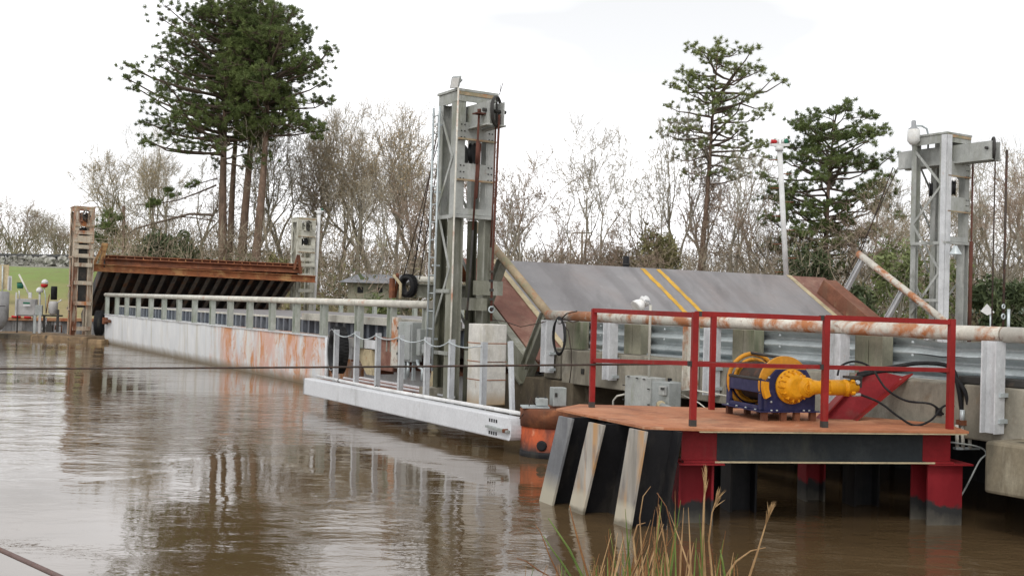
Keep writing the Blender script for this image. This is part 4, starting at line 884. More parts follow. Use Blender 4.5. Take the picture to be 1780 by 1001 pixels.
part('motor', M['yellow'], wn, lambda mb: (mb.lathe(mo, drn, [(.24, .075), (.26, .078), (.41, .078), (.415, .066), (.43, .066), (.435, .084), (.455, .084), (.46, .076), (.53, .074), (.54, .05), (.58, .05)], 30),), 0)
part('motor_lug', M['yellow'], wn, lambda mb: [mb.cbox(mo + drn*s + (dln*math.cos(a)+UP*math.sin(a))*.08, drn, dln*math.cos(a)+UP*math.sin(a), drn.cross(dln*math.cos(a)+UP*math.sin(a)), .04, .03, .03) for s in (.225, .50) for a in (.6, 2.2, 3.8, 5.2)], .004)
part('valve_block', M['dark'], wn, lambda mb: (mb.cbox(mo + drn*.57 + UP*.05, drn, dln, UP, .08, .08, .09), mb.cbox(mo + drn*.53 + UP*.105, drn, dln, UP, .16, .10, .025)))
part('fitting', M['galv'], wn, lambda mb: (mb.tube([mo+drn*.53+UP*-.07, mo+drn*.62+UP*-.07], .018, 8), mb.tube([mo+drn*.55+UP*.06-dln*.02, mo+drn*.55+UP*.06-dln*.07], .02, 8)))
# main haul cable leaving the drum to the left
hc = thing('haul_cable', 'thin dark steel cable stretched across the whole picture to the winch drum', 'cable', ctr+UP*.19)
def haul(mb):
    a = ctr + UP*.195 + dln*.10; b = PY(-60, 641, 13.5); pts = []
    for i in range(30):
        t = i/29; p = a.lerp(b, t); pts.append(p - UP*(.012*math.sin(math.pi*t)))
    d = (b-a).normalized(); pts.append(b + d*6 - UP*.1)
    mb.tube(pts, .0115, 8)
part('strand', M['rope_steel'], hc, haul)
# hydraulic hoses
def hose(label, pts, r, mat, name='hydraulic_hose', Y=None):
    P = [PY(x, y, yy) for x, y, yy in pts]
    # catmull-rom
    Q_ = []
    for i in range(len(P)-1):
        p0, p1, p2, p3 = P[max(i-1, 0)], P[i], P[i+1], P[min(i+2, len(P)-1)]
        for k in range(8):
            t = k/8; Q_.append(.5*((2*p1) + (p2-p0)*t + (2*p0-5*p1+4*p2-p3)*t*t + (3*p1-p0-3*p2+p3)*t**3))
    Q_.append(P[-1])
    mb = MB(); mb.tube(Q_, r, 8); o = mb.build(name, mat); tag(o, label, 'hose'); return o
hose('thick black hose, lower of the pair arching over to the red corner post', [(1490, 655, 11.0), (1530, 645, 11.2), (1600, 642, 11.1), (1650, 648, 11.0), (1677, 680, 10.9), (1684, 712, 10.9)], .022, M['rubber'])
hose('thick black hose, upper of the pair arching over to the red corner post', [(1492, 650, 11.05), (1540, 640, 11.25), (1600, 631, 11.15), (1650, 637, 11.05), (1664, 665, 10.95), (1672, 712, 10.95)], .022, M['rubber'])
hose('thin black hose looping up from the orange motor and down to the deck edge', [(1456, 652, 10.9), (1462, 636, 10.95), (1487, 628, 11.0), (1515, 640, 11.0), (1540, 675, 10.9), (1575, 696, 10.85), (1618, 702, 10.8), (1640, 720, 10.8)], .011, M['rubber'])
hose('thin black hose from under the motor end sagging to the deck', [(1497, 686, 10.95), (1530, 700, 10.9), (1562, 724, 10.8), (1590, 739, 10.75), (1618, 730, 10.75), (1640, 706, 10.75), (1658, 706, 10.8)], .011, M['rubber'])
mf = thing('hose_manifold', 'cluster of steel hose couplings hanging at the right end of the red platform', 'manifold', PY(1675, 780, 10.9))
part('coupling', M['galv'], mf, lambda mb: [mb.tube([PY(x, 712, 10.9+.05*i), PY(x-1, 735, 10.9+.05*i)], .024, 10) for i, x in enumerate((1673, 1684))])
part('clamp', M['rust'], mf, lambda mb: (mb.cbox(PY(1679, 734, 10.93), fdir, fn, UP, .16, .09, .05), mb.cbox(PY(1690, 738, 10.93), fdir, fn, UP, .05, .07, .07)))
part('pipe', M['pipe_white'], mf, lambda mb: [mb.tube([PY(x, 738, 10.93), PY(x+1, 780, 10.93)], .020, 8) for x in (1663, 1673, 1685)])
part('pipe_bracket', M['galv'], mf, lambda mb: mb.cbox(PY(1680, 779, 10.95), fdir, fn, UP, .26, .06, .02))
hose('thin pale hose hanging down from the pipe couplings into the dark water', [(1650, 768, 10.9), (1700, 776, 10.85), (1714, 788, 10.8), (1702, 802, 10.8), (1680, 845, 10.75), (1655, 890, 10.7), (1650, 918, 10.7)], .009, M['boxg'], 'drain_hose')
# junction boxes behind the platform
jb = thing('junction_box', 'large streaked grey junction box with rivets behind the red platform, below the floodlight', 'box', PY(1130, 712, 13.4))
def jbox(mb, x0, x1, y0, y1, v, d):
    a = PV(x0, y1, v); b = PV(x1, y1, v); t = PV(x0, y0, v)
    mb.quadbox(a, Vector((b.x-a.x, b.y-a.y, 0)), NN*d, UP*(t.z-a.z))
    return a, b, t
part('body', M['boxdirty'], jb, lambda mb: jbox(mb, 1085, 1130, 652, 716, -.62, .25), .006)
part('side_box', M['boxg'], jb, lambda mb: jbox(mb, 1131, 1162, 662, 716, -.60, .20), .006)
part('side_plate', M['boxg'], jb, lambda mb: jbox(mb, 1163, 1178, 662, 716, -.40, .04))
part('meter', M['boxdirty'], jb, lambda mb: jbox(mb, 1144, 1154, 670, 686, -.66, .05), .006)
part('meter_window', M['dark'], jb, lambda mb: jbox(mb, 1148, 1154, 673, 677, -.672, .01))
part('rivet', M['dark'], jb, lambda mb: [mb.cbox(PV(x, y, -.64), DD, NN, UP, .025, .02, .015) for x, y in ((1092, 654), (1107, 657), (1119, 659), (1127, 676), (1127, 703), (1084, 669), (1084, 694))])
part('pipe_nipple', M['tan'], jb, lambda mb: mb.tube([PV(1147, 703, -.58), PV(1150, 703, -.72)], .05, 12))
part('drain_pipe', M['boxg'], jb, lambda mb: mb.tube([PV(1147, 703, -.66), PV(1176, 716, -1.0)], .038, 12))
part('cable_loop', M['pipe_white'], jb, lambda mb: mb.tube([PV(1086, 685, -.5), PV(1073, 688, -.5), PV(1066, 696, -.5), PV(1066, 720, -.5)], .014, 6))
wc = thing('conduit_run', 'thin white conduit running along the concrete girder right of the junction box', 'conduit', PV(1200, 690, -.3))
part('tube', M['pipe_white'], wc, lambda mb: (mb.tube([PV(1178, 681, -.3), PV(1200, 677, -.3), PV(1270, 689, -.3), PV(1450, 722, -.3), PV(1600, 745, -.3)], .012, 6), mb.tube([PV(1180, 683, -.32), PV(1215, 700, -.34), PV(1230, 712, -.34)], .008, 6)))
part('ledge', M['concd'], ap, lambda mb: mb.rbox(8.5, 11.6, -.35, .0, .40, .60), .02)
sl = thing('spotlight', 'white bell shaped spotlight on a slim pole in front of the grey ramp plate', 'lamp', PV(1130, 655, -.5))
part('pole', M['pipe_white'], sl, lambda mb: mb.tube([PV(1128, 655, -.5), PV(1130, 560, -.5), PV(1131, 530, -.5)], .018, 10))
pc_ = PV(1117, 526, -.5)
ax_ = Vector((-.75, -.35, -.55)).normalized()
part('reflector', M['glass'], sl, lambda mb: mb.lathe(pc_, ax_, [(-.02, .04), (.01, .06), (.06, .085), (.12, .095)], 20))
part('housing', M['white'], sl, lambda mb: mb.lathe(pc_, -ax_, [(.0, .066), (.04, .08), (.05, .055), (.09, .055), (.10, .03)], 18))
part('yoke', M['grey'], sl, lambda mb: mb.tube([PV(1131, 532, -.5), PV(1129, 524, -.5), PV(1120, 521, -.5)], .012, 8))
# coil of cable on first rail post
coil = thing('cable_coil', 'coil of black cable hung on the first pipe rail post by the ramp', 'coil', PV(975, 590, -.15))
part('loop', M['rubber'], coil, lambda mb: [mb.tube([PV(972 + 9*math.sin(a)*(1+k*.08), 584 + (33-k)*-math.cos(a), -.14-.02*k) for a in [i*math.pi/12 for i in range(25)]], .014, 6) for k in range(4)])
part('tail', M['rope_steel'], coil, lambda mb: (mb.tube([PV(975, 555, -.16), PV(985, 545, -.16), PV(1003, 541, -.14)], .01, 6), mb.tube([PV(976, 560, -.16), PV(988, 575, -.14), PV(993, 610, -.10), PV(993, 640, -.08), PV(990, 665, -.08)], .008, 6), mb.tube([PV(975, 553, -.12), PV(995, 560, -.12), PV(1006, 558, -.12)], .008, 6)))
part('tie', M['boxg'], coil, lambda mb: mb.ring(PV(973, 558, -.17), DD, .04, .01, 14, 6))
rp_ = thing('guy_wire', 'thin wire slung from the counterweight shackle to the end of the approach pipe rail', 'wire', PV(880, 560, -.5))
part('strand', M['rope_steel'], rp_, lambda mb: mb.tube([PV(856, 556, -.6), PV(875, 558, -.6), PV(905, 568, -.4), PV(935, 562, -.2), PV(958, 556, -.05)], .008, 6))
ml = thing('mooring_rope', 'brown mooring line crossing the bottom left corner of the water', 'rope', PY(0, 955, 6))
part('strand', weather('brown_rope', (.17, .12, .11), [(RUST, .6, .7, 20, (1, 1, 1))], .8), ml, lambda mb: mb.tube([PY(-700, 620, 9), PY(-300, 822, 7), PY(0, 955, 6), PY(60, 982, 5.7), PY(130, 1014, 5.3), PY(400, 1150, 4.6)], .0135, 10))
# ================================================================ left bank: dock, bulkhead, pump gear
dock = thing('timber_dock', 'low brown timber dock on the water at the far left under the rusty tower', 'dock', Wd(50, -1.2, 0))
a = PZ(-60, 582, .02); b = PZ(176, 596.5, .02); dv_ = (b-a); nb = Vector((-dv_.y, dv_.x, 0)).normalized()
if nb.y < 0: nb = -nb
part('fender_log', M['wood'], dock, lambda mb: (mb.quadbox(a+dv_*.50-UP*.3, dv_*.40, nb*.5, UP*.50), mb.quadbox(a+dv_*.905-UP*.3, dv_*.095, nb*.5, UP*.44)), .03)
part('dark_waler', M['concd'], dock, lambda mb: mb.quadbox(a-UP*.4, dv_*.498, nb*.45, UP*.56), .03)
part('deck', M['wood'], dock, lambda mb: mb.quadbox(a+nb*.52-UP*.3, dv_, nb*2.4, UP*.45))
bw = thing('bulkhead', 'grey steel bulkhead wall with a faded orange cap behind the dock', 'wall', Wd(55, -6, 0))
def sheet(mb):
    v = -14.0
    while v < 10:
        for w, dpt in ((.30, 0), (.12, .10), (.30, .2), (.12, .1)):
            mb.rbox(55.0+dpt, 55.35+dpt, v, v+w-.004, -1.4, .66); v += w
part('sheet_pile', M['bulk'], bw, sheet)
part('cap', M['capo'], bw, lambda mb: mb.rbox(54.93, 55.6, -14, 10, .665, .80))
part('red_marker', M['redlamp'], bw, lambda mb: [mb.tube([PU(x0, y, 54.9), PU(x1, y+1, 54.9)], .05, 8) for x0, x1, y in ((0, 11, 550), (20, 36, 550), (42, 54, 551), (144, 152, 554))])
dn = thing('mooring_dolphin', 'rounded grey steel dolphin at the extreme left edge of the picture', 'dolphin', PU(0, 575, 52))
part('shell', M['bulk'], dn, lambda mb: mb.lathe(PY(-9, 573, 46.5), UP, [(.0, .25), (.2, .40), (.5, .52), (1.62, .52), (1.64, .45)], 28))
part('slot', M['black'], dn, lambda mb: mb.cbox(PY(3, 532, 45.9), CR, Vector((0, 1, 0)), UP, .3, .05, .03))
def LY(x, y): return PY(x, y, 47.0)
def lbox(mb, x0, x1, y0, y1, Y=47.0, d=.4, yaw=.25):
    p = PY(x0, y1, Y); q = PY(x1, y1, Y); t = PY(x0, y0, Y); ax = Vector((1, yaw, 0)).normalized()
    mb.quadbox(p, ax*(q.x-p.x), Vector((-ax.y, ax.x, 0))*d, UP*(t.z-p.z))
lc = thing('control_cabinet', 'pale grey control cabinet with a small teal notice at the far left', 'cabinet', LY(42, 575))
part('body', M['boxw'], lc, lambda mb: lbox(mb, 26, 60, 519, 549), .02)
part('door', M['boxw'], lc, lambda mb: lbox(mb, 28, 58, 521, 547, 46.95, .03), .005)
part('notice', M['green'], lc, lambda mb: lbox(mb, 40, 51, 525, 528, 46.91, .01))
part('notice', M['white'], lc, lambda mb: lbox(mb, 40, 52, 529, 532, 46.90, .01))
part('stand', M['dark'], lc, lambda mb: (lbox(mb, 28, 30, 549, 578, 47.1, .08), lbox(mb, 56, 58, 549, 578, 47.1, .08)))
part('frame_post', M['white'], lc, lambda mb: (lbox(mb, 25.5, 28, 508, 549, 46.85, .06), mb.tube([LY(34, 519), LY(33, 505)], .02, 6)))
l2 = thing('relay_box', 'small mid grey relay box on two legs right of the pale control cabinet', 'box', LY(66, 578))
part('body', M['boxg'], l2, lambda mb: lbox(mb, 60.5, 72, 530, 548, 46.6, .25), .015)
part('leg', M['boxg'], l2, lambda mb: lbox(mb, 57, 61.5, 548, 579, 46.6, .08)); part('leg', M['boxw'], l2, lambda mb: lbox(mb, 66, 70, 548, 579, 46.6, .08))
l3 = thing('pump_unit', 'grey and black pump unit with a black cylinder on top beside the rusty tower', 'pump', LY(92, 578))
part('cylinder', M['rubber'], l3, lambda mb: mb.lathe(LY(93.5, 521), UP, [(0, .13), (.50, .13), (.58, .12)], 18))
part('body', M['boxw'], l3, lambda mb: mb.lathe(LY(92, 546), UP, [(-.02, .10), (.05, .19), (.45, .19), (.56, .14)], 18))
part('mount', M['dark'], l3, lambda mb: (lbox(mb, 72, 104, 547, 549.5, 46.9, .5), lbox(mb, 97, 101, 538, 577, 46.8, .1), lbox(mb, 74, 77, 549, 578, 46.8, .1), lbox(mb, 80, 90, 564, 577, 46.8, .3)))
part('pipe', M['white'], l3, lambda mb: (mb.tube([LY(79, 552), LY(79, 568), LY(73, 573)], .06, 8), mb.tube([LY(100, 526), LY(107, 521)], .03, 6)))
part('pipework', M['rust'], l3, lambda mb: (mb.tube([LY(96, 573), LY(96, 566), LY(107, 566), LY(107, 578)], .03, 6), mb.tube([LY(86, 512), LY(80, 545)], .02, 6)))
b1 = thing('warning_lamp', 'red and white ball lamp on a thin post above the pumps at the far left', 'lamp', LY(76, 545))
part('red_dome', M['redlamp'], b1, lambda mb: mb.lathe(LY(77, 496), UP, [(-.10, .06), (-.06, .13), (.04, .15), (.06, .14)], 16))
part('white_dome', M['white'], b1, lambda mb: mb.lathe(LY(78, 491.5), UP, [(-.04, .13), (.04, .14), (.12, .09), (.15, .03)], 16))
part('post', M['galv'], b1, lambda mb: mb.tube([LY(80, 545), LY(79, 515), LY(76.5, 499)], .02, 6))
b2 = thing('white_lamp', 'white dome lamp on a post just left of the red and white ball lamp', 'lamp', LY(69, 545))
part('dome', M['white'], b2, lambda mb: mb.lathe(LY(69, 504), UP, [(-.10, .13), (0, .14), (.08, .10), (.12, .04)], 16))
part('post', M['boxw'], b2, lambda mb: mb.tube([LY(69, 548), LY(69, 505)], .045, 8))
b3 = thing('green_bin', 'small green drum sitting on the orange cap at the far left', 'drum', PU(35, 502, 55.2))
part('body', M['green'], b3, lambda mb: mb.lathe(PU(35, 501.5, 55.2), UP, [(0, .10), (0, .13), (.24, .15), (.26, .12)], 16))
part('lid', M['dark'], b3, lambda mb: mb.lathe(PU(35, 501.5, 55.2)+UP*.262, UP, [(0, .155), (.03, .15)], 16))
b4 = thing('white_marker_post', 'white marker post with a grey centre stripe behind the bulkhead cap', 'post', PU(16, 505, 56))
part('post', M['white'], b4, lambda mb: mb.quadbox(PU(13, 505, 56), PU(20, 505, 56)-PU(13, 505, 56), DD*.08, UP*.68))
part('stripe', M['grey'], b4, lambda mb: mb.quadbox(PU(15.5, 505, 55.96), PU(17.5, 505, 55.96)-PU(15.5, 505, 55.96), DD*.02, UP*.62))
b5 = thing('leaning_pole', 'slanted pale pole leaning above the pale control cabinet', 'pole', LY(52, 518))
part('pole', M['pipe_white'], b5, lambda mb: (mb.tube([LY(53, 517), LY(33, 477)], .04, 8),)); part('clamp', M['white'], b5, lambda mb: lbox(mb, 49, 54, 508, 518, 46.8, .15))
for lab, x, y0, y1, Y, r in (('thin dark utility pole standing behind the low pine limb at the left', 215, 358, 520, 75, .11), ('thin grey utility pole with a cross arm beyond the ramp, below the slim bare trees', 1012, 402, 500, 95, .09), ('short thin utility pole just left of the cross arm pole beyond the ramp', 992, 415, 500, 110, .07)):
    t = thing('utility_pole', lab, 'pole', PY(x, y1, Y))
    part('shaft', M['barkg'] if x > 300 else M['bark'], t, lambda mb: mb.tube([PY(x-1.5, y1, Y), PY(x, y0, Y)], [r*1.2, r], 8))
    part('cross_arm', M['barkg'], t, lambda mb: mb.bar(PY(x-(16 if x == 1012 else 2), y0+3, Y), PY(x+(16 if x == 1012 else 2), y0+3, Y), .12, .12))
bs = thing('black_stack', 'short black pipe stub standing up behind the top edge of the ramp', 'stack', PU(1088, 470, 19.2))
part('pipe', M['black'], bs, lambda mb: mb.lathe(PU(1088, 470, 19.2), UP, [(-.3, .072), (.30, .072), (.32, .05)], 14)); part('collar', M['dark'], bs, lambda mb: mb.lathe(PU(1088, 470, 19.2), UP, [(.12, .078), (.15, .078)], 14))
# levee riprap wall and guardrail
rr = thing('riprap_wall', 'pale broken stone wall along the top of the green levee at the far left', 'wall', PY(60, 460, 98))
def rip(mb):
    rnd = random.Random(5)
    for i in range(1500):
        x = rnd.uniform(-60, 215); y = rnd.uniform(447, 463); p = PY(x, y + .02*x, 97 + rnd.uniform(0, 1.5)); s = rnd.uniform(.18, .5)
        ax = Vector((rnd.uniform(-1, 1), rnd.uniform(-1, 1), rnd.uniform(-1, 1))).normalized(); ay = ax.cross(Vector((rnd.random(), 1, .3))).normalized()
        mb.cbox(p, ax, ay, ax.cross(ay), s, s*rnd.uniform(.5, 1), s*rnd.uniform(.4, .8))
    mb.quadbox(PY(-80, 476, 98.5), PY(240, 482, 98.5)-PY(-80, 476, 98.5), Vector((0, .5, 0)), UP*1.45)
part('stone', weather('pale_riprap', (.42, .41, .38), [((.16, .15, .13), .45, .6, 1.3, (1, 1, 1)), ((.60, .59, .56), .55, .68, 2.2, (1, 1, 1))], .9), rr, rip)
part('coping', weather('dark_wall_coping', (.10, .10, .10), [], .8), rr, lambda mb: mb.quadbox(PY(-80, 443, 97.5), PY(240, 449, 97.5)-PY(-80, 443, 97.5), Vector((0, 1, 0)), UP*.2))
part('toe_strip', weather('pale_toe_strip', (.34, .33, .29), [], .8), rr, lambda mb: mb.quadbox(PY(-80, 463, 96.5), PY(240, 469, 96.5)-PY(-80, 463, 96.5), Vector((0, 1, 0)), UP*.16))
bd = thing('tan_board', 'plain tan board on a dark post at the extreme left edge of the lawn', 'board', PY(5, 505, 60))
part('panel', M['tan'], bd, lambda mb: mb.quadbox(PY(-20, 503, 60), PY(14, 503, 60)-PY(-20, 503, 60), Vector((0, .05, 0)), UP*1.35)); part('post', M['galv'], bd, lambda mb: mb.tube([PY(4, 512, 59.9), PY(4.5, 462, 59.9)], .04, 6))
# buildings glimpsed behind
def house(label, x0, x1, yb, ye, yr, Y, wallm, roofm, depth=7, name='shed'):
    t = thing(name, label, 'building', PY((x0+x1)/2, yb, Y))
    p, q = PY(x0, yb, Y), PY(x1, yb, Y); zb = min(p.z, q.z); ze = PY((x0+x1)/2, ye, Y).z; zr = PY((x0+x1)/2, yr, Y).z
    w = q.x-p.x
    def wl(mb):
        o = Vector((p.x, Y, zb-1)); mb.quadbox(o, Vector((w, 0, 0)), Vector((0, depth, 0)), UP*(ze-zb+1))
    part('wall', wallm, t, wl)
    def rf(mb):
        e = .5; A = [Vector((p.x-e, Y-e, ze)), Vector((p.x-e, Y+depth+e, ze)), Vector((p.x-e+.6, Y+depth/2, zr))]
        mb.poly(A, Vector((w+2*e, 0, 0)))
    part('roof', roofm, t, rf)
    part('window', M['black'], t, lambda mb: [mb.quadbox(Vector((p.x+w*f, Y-.03, zb+.4*(ze-zb))), Vector((w*.12, 0, 0)), Vector((0, .02, 0)), UP*(ze-zb)*.35) for f in (.2, .6)])
    return t
roofg = weather('grey_shed_roof', (.24, .25, .27), [((.36, .36, .38), .5, .7, 1, (1, 1, 1))], .6)
house('low shed with a blue grey roof half hidden in brush beyond the barge', 604, 688, 520, 492, 474, 62, M['timber'], roofg)
house('dark house low behind the far right of the bridge, under the right tower cables', 1690, 1830, 585, 552, 542, 70, M['concd'], weather('dark_roof', (.08, .08, .085), [], .8))
house('small shed with a pale green roof at the extreme right edge', 1762, 1840, 570, 546, 534, 66, M['timber'], weather('pale_green_roof', (.32, .44, .36), [], .6))
sg = thing('white_sign', 'small white diamond sign behind the right tower cables', 'sign', PY(1716, 560, 40))
part('panel', M['white'], sg, lambda mb: mb.poly([PY(1705, 541, 40), PY(1716, 548, 40), PY(1729, 543, 40), PY(1716, 528, 40)], Vector((0, .03, 0))))
part('post', M['galv'], sg, lambda mb: mb.tube([PY(1722, 590, 40.1), PY(1722, 540, 40.1)], .04, 8))
# ================================================================ vegetation
def rv(r, s=1): return Vector((r.gauss(0, s), r.gauss(0, s), r.gauss(0, s)))
def bare_tree(seed, H, spread=.5, fork=.25, levels=6, buds=0, lean=(0, 0), slim=1.0):
    """returns (trunk MB, twig MB, bud MB) with base at origin"""
    r = random.Random(seed); T, W, B = MB(), MB(), MB()
    def grow(p, d, L, rad, lv):
        n = 4 if lv < 2 else 3 if lv < 4 else 2; rad = max(rad, .0105)
        pts = [p]; dirs = d.copy(); rads = [rad]
        end = rad*(.62 if lv else .7)
        for i in range(n):
            dirs = (dirs + rv(r, .13 + .03*lv) + UP*.07).normalized(); pts.append(pts[-1] + dirs*L/n); rads.append(rad + (end-rad)*(i+1)/n)
        (T if lv < 3 else W).tube(pts, rads, 7 if lv == 0 else 5 if lv < 3 else 3, cap=False)
        if lv >= levels:
            if buds:
                for q in pts[1:]:
                    for _ in range(buds):
                        c = q + rv(r, .12); a = rv(r, .024); b = rv(r, .024); B.face([c, c+a, c+a*.5+b])
            return
        k = r.choice((2, 3)) if lv else r.choice((3, 4))
        for j in range(k):
            a = 2*math.pi*(j/k) + r.uniform(-.6, .6); side = dirs.cross(Vector((math.cos(a), math.sin(a), .13))).normalized()
            ang = (.16 if j == 0 else spread)*r.uniform(.7, 1.3); nd = (dirs*math.cos(ang) + side*math.sin(ang)).normalized()
            grow(pts[-1], nd, L*r.uniform(.62, .86), end*(.95 if j == 0 else .74), lv+1)
        for j in range(2 if lv >= 2 else 1 if lv else 0):
            q = pts[1+r.randrange(n-1)] if n > 1 else pts[1]; a = r.uniform(0, 6.28); side = dirs.cross(Vector((math.cos(a), math.sin(a), .1))).normalized()
            nd = (dirs*.6 + side*.8 + UP*.1).normalized(); grow(q, nd, L*r.uniform(.4, .65), end*.42, max(lv+2, 3))
    L0 = H*fork
    grow(Vector((0, 0, -.3)), Vector((lean[0], lean[1], 1)).normalized(), L0, H*.0125*slim, 0)
    mx = max(v.z for v in T.v+W.v); s = H/mx
    for mb in (T, W, B):
        for v in mb.v: v *= s
    return T, W, B
NAMEN = {}
def tree_proto(seed, H, mat_t, mat_w, mat_b=None, **kw):
    T, W, B = bare_tree(seed, H, **kw)
    t = bpy.data.objects.new('bare_tree', None); COL.objects.link(t)
    ch = [T.build('trunk', mat_t, t), W.build('crown', mat_w, t)]
    if B.v: ch.append(B.build('buds', mat_b, t))
    return t, ch
PR = []
def addp(*a, **k): PR.append(tree_proto(*a, **k))
addp(11, 10, M['barkg'], M['twig'], spread=.46, fork=.26, levels=6, slim=1.3)
addp(12, 10, M['barkg'], M['twig'], M['bud'], spread=.42, fork=.26, levels=6, buds=4, slim=1.3)
addp(13, 10, M['barkg'], M['twigr'], spread=.55, fork=.22, levels=6, slim=1.3)
addp(14, 10, M['barkg'], M['twig'], spread=.40, fork=.36, levels=6, slim=.95)
addp(15, 10, M['barkg'], M['twig'], M['bud'], spread=.38, fork=.30, levels=6, buds=4, slim=1.3)
addp(16, 10, M['barkg'], M['twigr'], spread=.7, fork=.18, levels=6, slim=.8)
ORD = ['first', 'second', 'third', 'fourth', 'fifth', 'sixth', 'seventh', 'eighth', 'ninth', 'tenth', 'eleventh', 'twelfth', 'thirteenth', 'fourteenth', 'fifteenth', 'sixteenth']
# (x, top y, distance, kind, width factor)
regions = [
 ('distant bare tree beyond the green levee', 'from the left edge', [(-12, 335, 130, 0, 1.1), (14, 325, 125, 2, 1), (38, 350, 135, 0, 1.2), (62, 352, 130, 3, 1), (88, 372, 135, 2, 1.2), (108, 365, 130, 0, 1), (168, 375, 125, 2, 1.2), (186, 350, 130, 0, 1)]),
 ('pale budding bare tree behind the big pine clump', 'from the left', [(232, 250, 84, 1, 1), (262, 205, 82, 4, .9), (300, 250, 86, 1, 1), (338, 260, 84, 0, 1)]),
 ('bare tree standing among and right of the big pine trunks', 'from the left', [(400, 300, 80, 2, 1), (438, 215, 78, 0, .85), (462, 190, 76, 3, .9), (492, 200, 80, 0, .9), (520, 250, 84, 2, 1)]),
 ('tan budding tree between the pine clump and the ladder tower', 'from the left', [(552, 165, 80, 1, .8), (590, 178, 84, 4, .8), (622, 162, 78, 4, .8), (655, 175, 84, 1, .8), (690, 168, 78, 4, .8), (722, 178, 82, 1, .8), (756, 200, 84, 4, .8), (640, 290, 72, 0, 1), (705, 300, 74, 2, 1)]),
 ('grey bare tree just right of the ladder tower', 'from the left', [(800, 240, 84, 0, .9), (858, 235, 72, 2, .85), (890, 270, 80, 0, .9), (925, 330, 84, 2, 1)]),
 ('slim bare tree rising alone above the ramp', 'from the left', [(1022, 245, 74, 3, 1.1), (1038, 188, 72, 3, .75)]),
 ('low reddish bare tree above the ramp edge', 'from the left', [(960, 350, 70, 5, .9), (985, 395, 76, 5, 1.1), (1070, 385, 76, 2, 1.1), (1120, 330, 72, 5, 1), (1150, 275, 80, 0, .9)]),
 ('bare tree close around the tall sparse pine', 'from the left', [(1186, 165, 82, 0, .6), (1240, 225, 84, 2, .8), (1275, 240, 74, 0, .85), (1305, 275, 80, 5, 1), (1340, 320, 72, 2, 1.1)]),
 ('bare tree between the dense pine and the right tower', 'from the left', [(1475, 330, 66, 2, 1), (1515, 290, 72, 0, .9), (1548, 300, 66, 4, .9), (1580, 310, 74, 1, .9), (1625, 290, 70, 0, .9)]),
 ('bare tree at the right edge behind the right tower', 'from the left', [(1690, 275, 74, 4, .8), (1722, 235, 66, 1, .75), (1750, 225, 72, 0, .75), (1778, 240, 60, 2, .8), (1810, 250, 66, 4, .8)]),
]
rt = random.Random(3); first = [True]*len(PR)
def hz(x, Y):   # ground height near the bank for a tree at pixel column x
    p = PY(x, 520, Y); return ground_z(p.x, p.y)
for desc, cnt, L_ in regions:
    L_ = sorted(L_)
    for i, (x, ty, Y, k, wf) in enumerate(L_):
        base = PY(x, 520, Y); gz = hz(x, Y); H = PY(x, ty, Y).z - gz
        pt, ch = PR[k]
        if first[k]: o = pt; first[k] = False
        else: o = copy_tree(pt, None, ch)
        s = H/10.0; o.location = Vector((base.x, base.y, gz-.1)); o.rotation_euler = (0, 0, rt.uniform(0, 6.28)); o.scale = (s*wf, s*wf, s)
        tag(o, '%s, %s %s' % (desc, ORD[i], cnt), 'tree', 'bare trees on the far bank')
